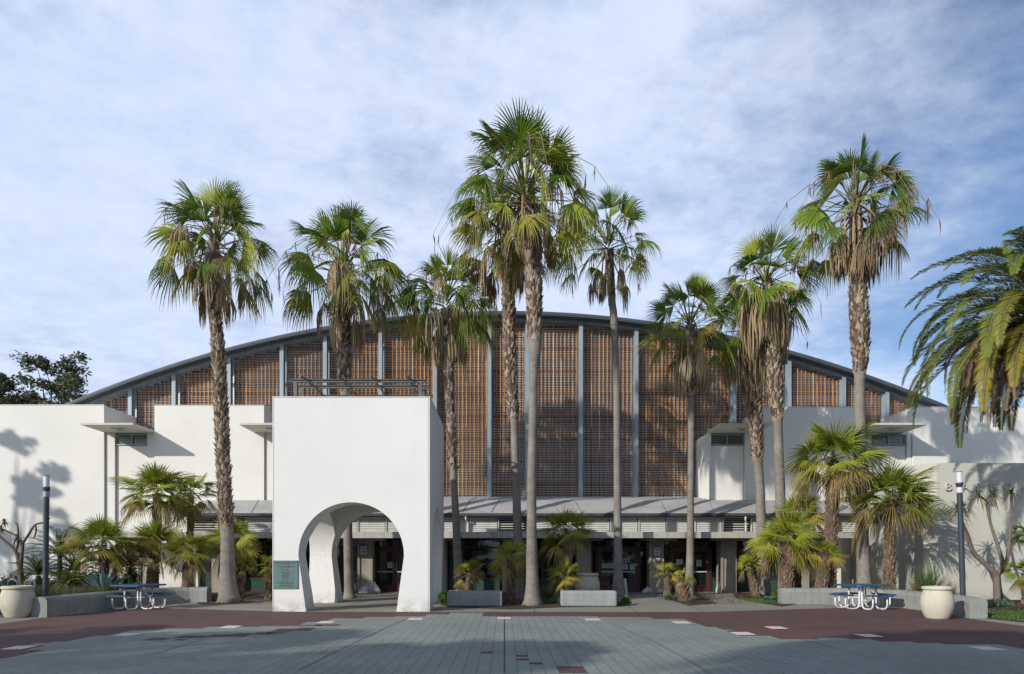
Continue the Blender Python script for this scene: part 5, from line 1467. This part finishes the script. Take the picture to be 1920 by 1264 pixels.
# notices
def notice(name, label, cat, x0, x1, y0, y1, Y, mat, marks=(), grp=None, border=None):
    k = Y / F; X0, X1 = (x0 - CX) * k, (x1 - CX) * k; Z0, Z1 = EYE + (CY - y1) * k, EYE + (CY - y0) * k
    root = thing(name, label, cat, ((X0 + X1) / 2, Y, Z0), grp)
    M = MB(); M.box(X0, X1, Y - 0.008, Y, Z0, Z1); M.build("sheet", mat, root)
    if border:
        M = MB(); t = 0.018
        for r_ in ((X0 - t, X1 + t, Z1, Z1 + t * 1.6), (X0 - t, X1 + t, Z0 - t, Z0), (X0 - t, X0, Z0, Z1), (X1, X1 + t, Z0, Z1)): M.box(r_[0], r_[1], Y - 0.010, Y, r_[2], r_[3])
        M.build("border", border, root)
    for i, (u0, u1, v0, v1, mm) in enumerate(marks):
        M = MB(); M.box(X0 + (X1 - X0) * u0, X0 + (X1 - X0) * u1, Y - 0.011, Y - 0.0085, Z1 - (Z1 - Z0) * v1, Z1 - (Z1 - Z0) * v0); M.build("printed_mark", mm, root)
    return root, (X0, X1, Z0, Z1)
LN = lambda *vs: [(0.15, 0.85, v, v + 0.05, INK) for v in vs]
DYd = 32.09
notice("door_notice", "green paper notice on the door pane beside the vase", "notice", 1128, 1139.5, 1057, 1065, DYd, PAPERG, LN(.25, .45, .65), "papers taped to the doors")
notice("door_notice", "lilac paper notice beside the green one on the same door pane", "notice", 1140.5, 1151, 1056, 1065, DYd, PAPERB, LN(.25, .45, .65), "papers taped to the doors")
notice("door_notice", "white sheet with two dark pictures above the other notices", "notice", 1168.5, 1180, 1047, 1055, DYd, PAPER, [(.1, .42, .45, .85, BLUEI), (.55, .9, .2, .85, BLUEI), (.1, .42, .2, .3, INK)], "papers taped to the doors")
notice("door_notice", "pinkish notice below the sheet with two pictures", "notice", 1168, 1177, 1057.5, 1068, DYd, PAPERB, LN(.2, .35, .5, .65), "papers taped to the doors")
notice("door_notice", "pale green flyer next to the orange sticker", "notice", 1181, 1190, 1057.5, 1068.5, DYd, PAPERG, [(.2, .8, .15, .3, BLUEI), (.2, .8, .42, .48, INK), (.45, .6, .62, .75, INK)], "papers taped to the doors")
notice("door_notice", "landscape notice on the door behind the pair of stubby palms", "notice", 1268, 1280, 1049, 1058, DYd, PAPER, LN(.25, .45, .65), "papers taped to the doors")
notice("door_notice", "portrait notice above the push bar beside the shorter palm trunk", "notice", 1305.5, 1315, 1050, 1062, DYd, PAPERB, LN(.2, .35, .5, .65), "papers taped to the doors")
notice("door_notice", "single white sheet on the door seen through the arch", "notice", 726.5, 735.5, 1054, 1065, DYd, PAPER, LN(.2, .35, .5, .65), "papers taped to the doors")
notice("door_sticker", "orange sticker on the door frame next to the green flyer", "sticker", 1190.5, 1195.5, 1057, 1061, 32.05, ORNG, [(.2, .8, .4, .6, INK)], "orange door stickers")
notice("door_sticker", "orange sticker on the door frame beside the portrait notice", "sticker", 1323, 1328.5, 1052, 1056, 32.05, ORNG, [(.2, .8, .4, .6, INK)], "orange door stickers")
def nosmoke(label, x0, x1, y0, y1):
    Y = 31.13
    root, (X0, X1, Z0, Z1) = notice("smoking_sign", label, "sign", x0, x1, y0, y1, Y, PAPER, [(.02, .98, 0.0, .09, INK), (.1, .9, .62, .67, INK), (.2, .8, .70, .75, INK), (.12, .88, .82, .86, INK)], "no smoking signs on the columns", BLUEI)
    cx_, cz = (X0 + X1) / 2, Z1 - (Z1 - Z0) * 0.34; R = 0.085; M = MB()
    ring = [(cx_ + rr * math.cos(a), Y - 0.012, cz + rr * math.sin(a)) for a in [2 * math.pi * k / 20 for k in range(20)] for rr in (R, R * 0.78)]
    ids = [M.vert(p) for p in ring]
    for k in range(20): k2 = (k + 1) % 20; M.face(ids[2*k], ids[2*k+1], ids[2*k2+1], ids[2*k2])
    M.bar((cx_ - 0.055, Y - 0.012, cz + 0.055), (cx_ + 0.055, Y - 0.012, cz - 0.055), 0.016, 0.003); M.build("prohibition_ring", REDI, root)
    M = MB(); M.box(cx_ - 0.05, cx_ + 0.05, Y - 0.0112, Y - 0.0088, cz - 0.012, cz + 0.010); M.build("cigarette", INK, root)
nosmoke("white no smoking sign on the column seen through the arch", 676, 688, 1022, 1040)
nosmoke("white no smoking sign above the small brown sign", 1226.5, 1238.5, 1024, 1042)
notice("brown_sign", "small brown sign with white lettering bars below the no smoking sign", "sign", 1228, 1238.5, 1045, 1053, 31.13, BRSIGN, [(.2, .85, .25, .42, PAPER), (.2, .85, .55, .72, PAPER)])
k = 32.1 / F
root = thing("round_sticker", "round white sticker over a smaller tag on the side glass", "sticker", ((1203 - CX) * k, 32.08, EYE + (CY - 1043) * k))
for nm, px_, py_, rr in (("sticker_disc", 1203, 1037.5, 0.075), ("sticker_tag", 1203, 1041.8, 0.05)):
    M = MB(); c = Vector(((px_ - CX) * k, 32.08, EYE + (CY - py_) * k)); dy_ = 0.004 if nm == "sticker_tag" else 0
    M.tube([c + Vector((0, dy_, 0)), c + Vector((0, -0.006, 0))], rr, 20); M.build(nm, PAPER, root)
# single hanging dry frond stalks by the round-headed palm
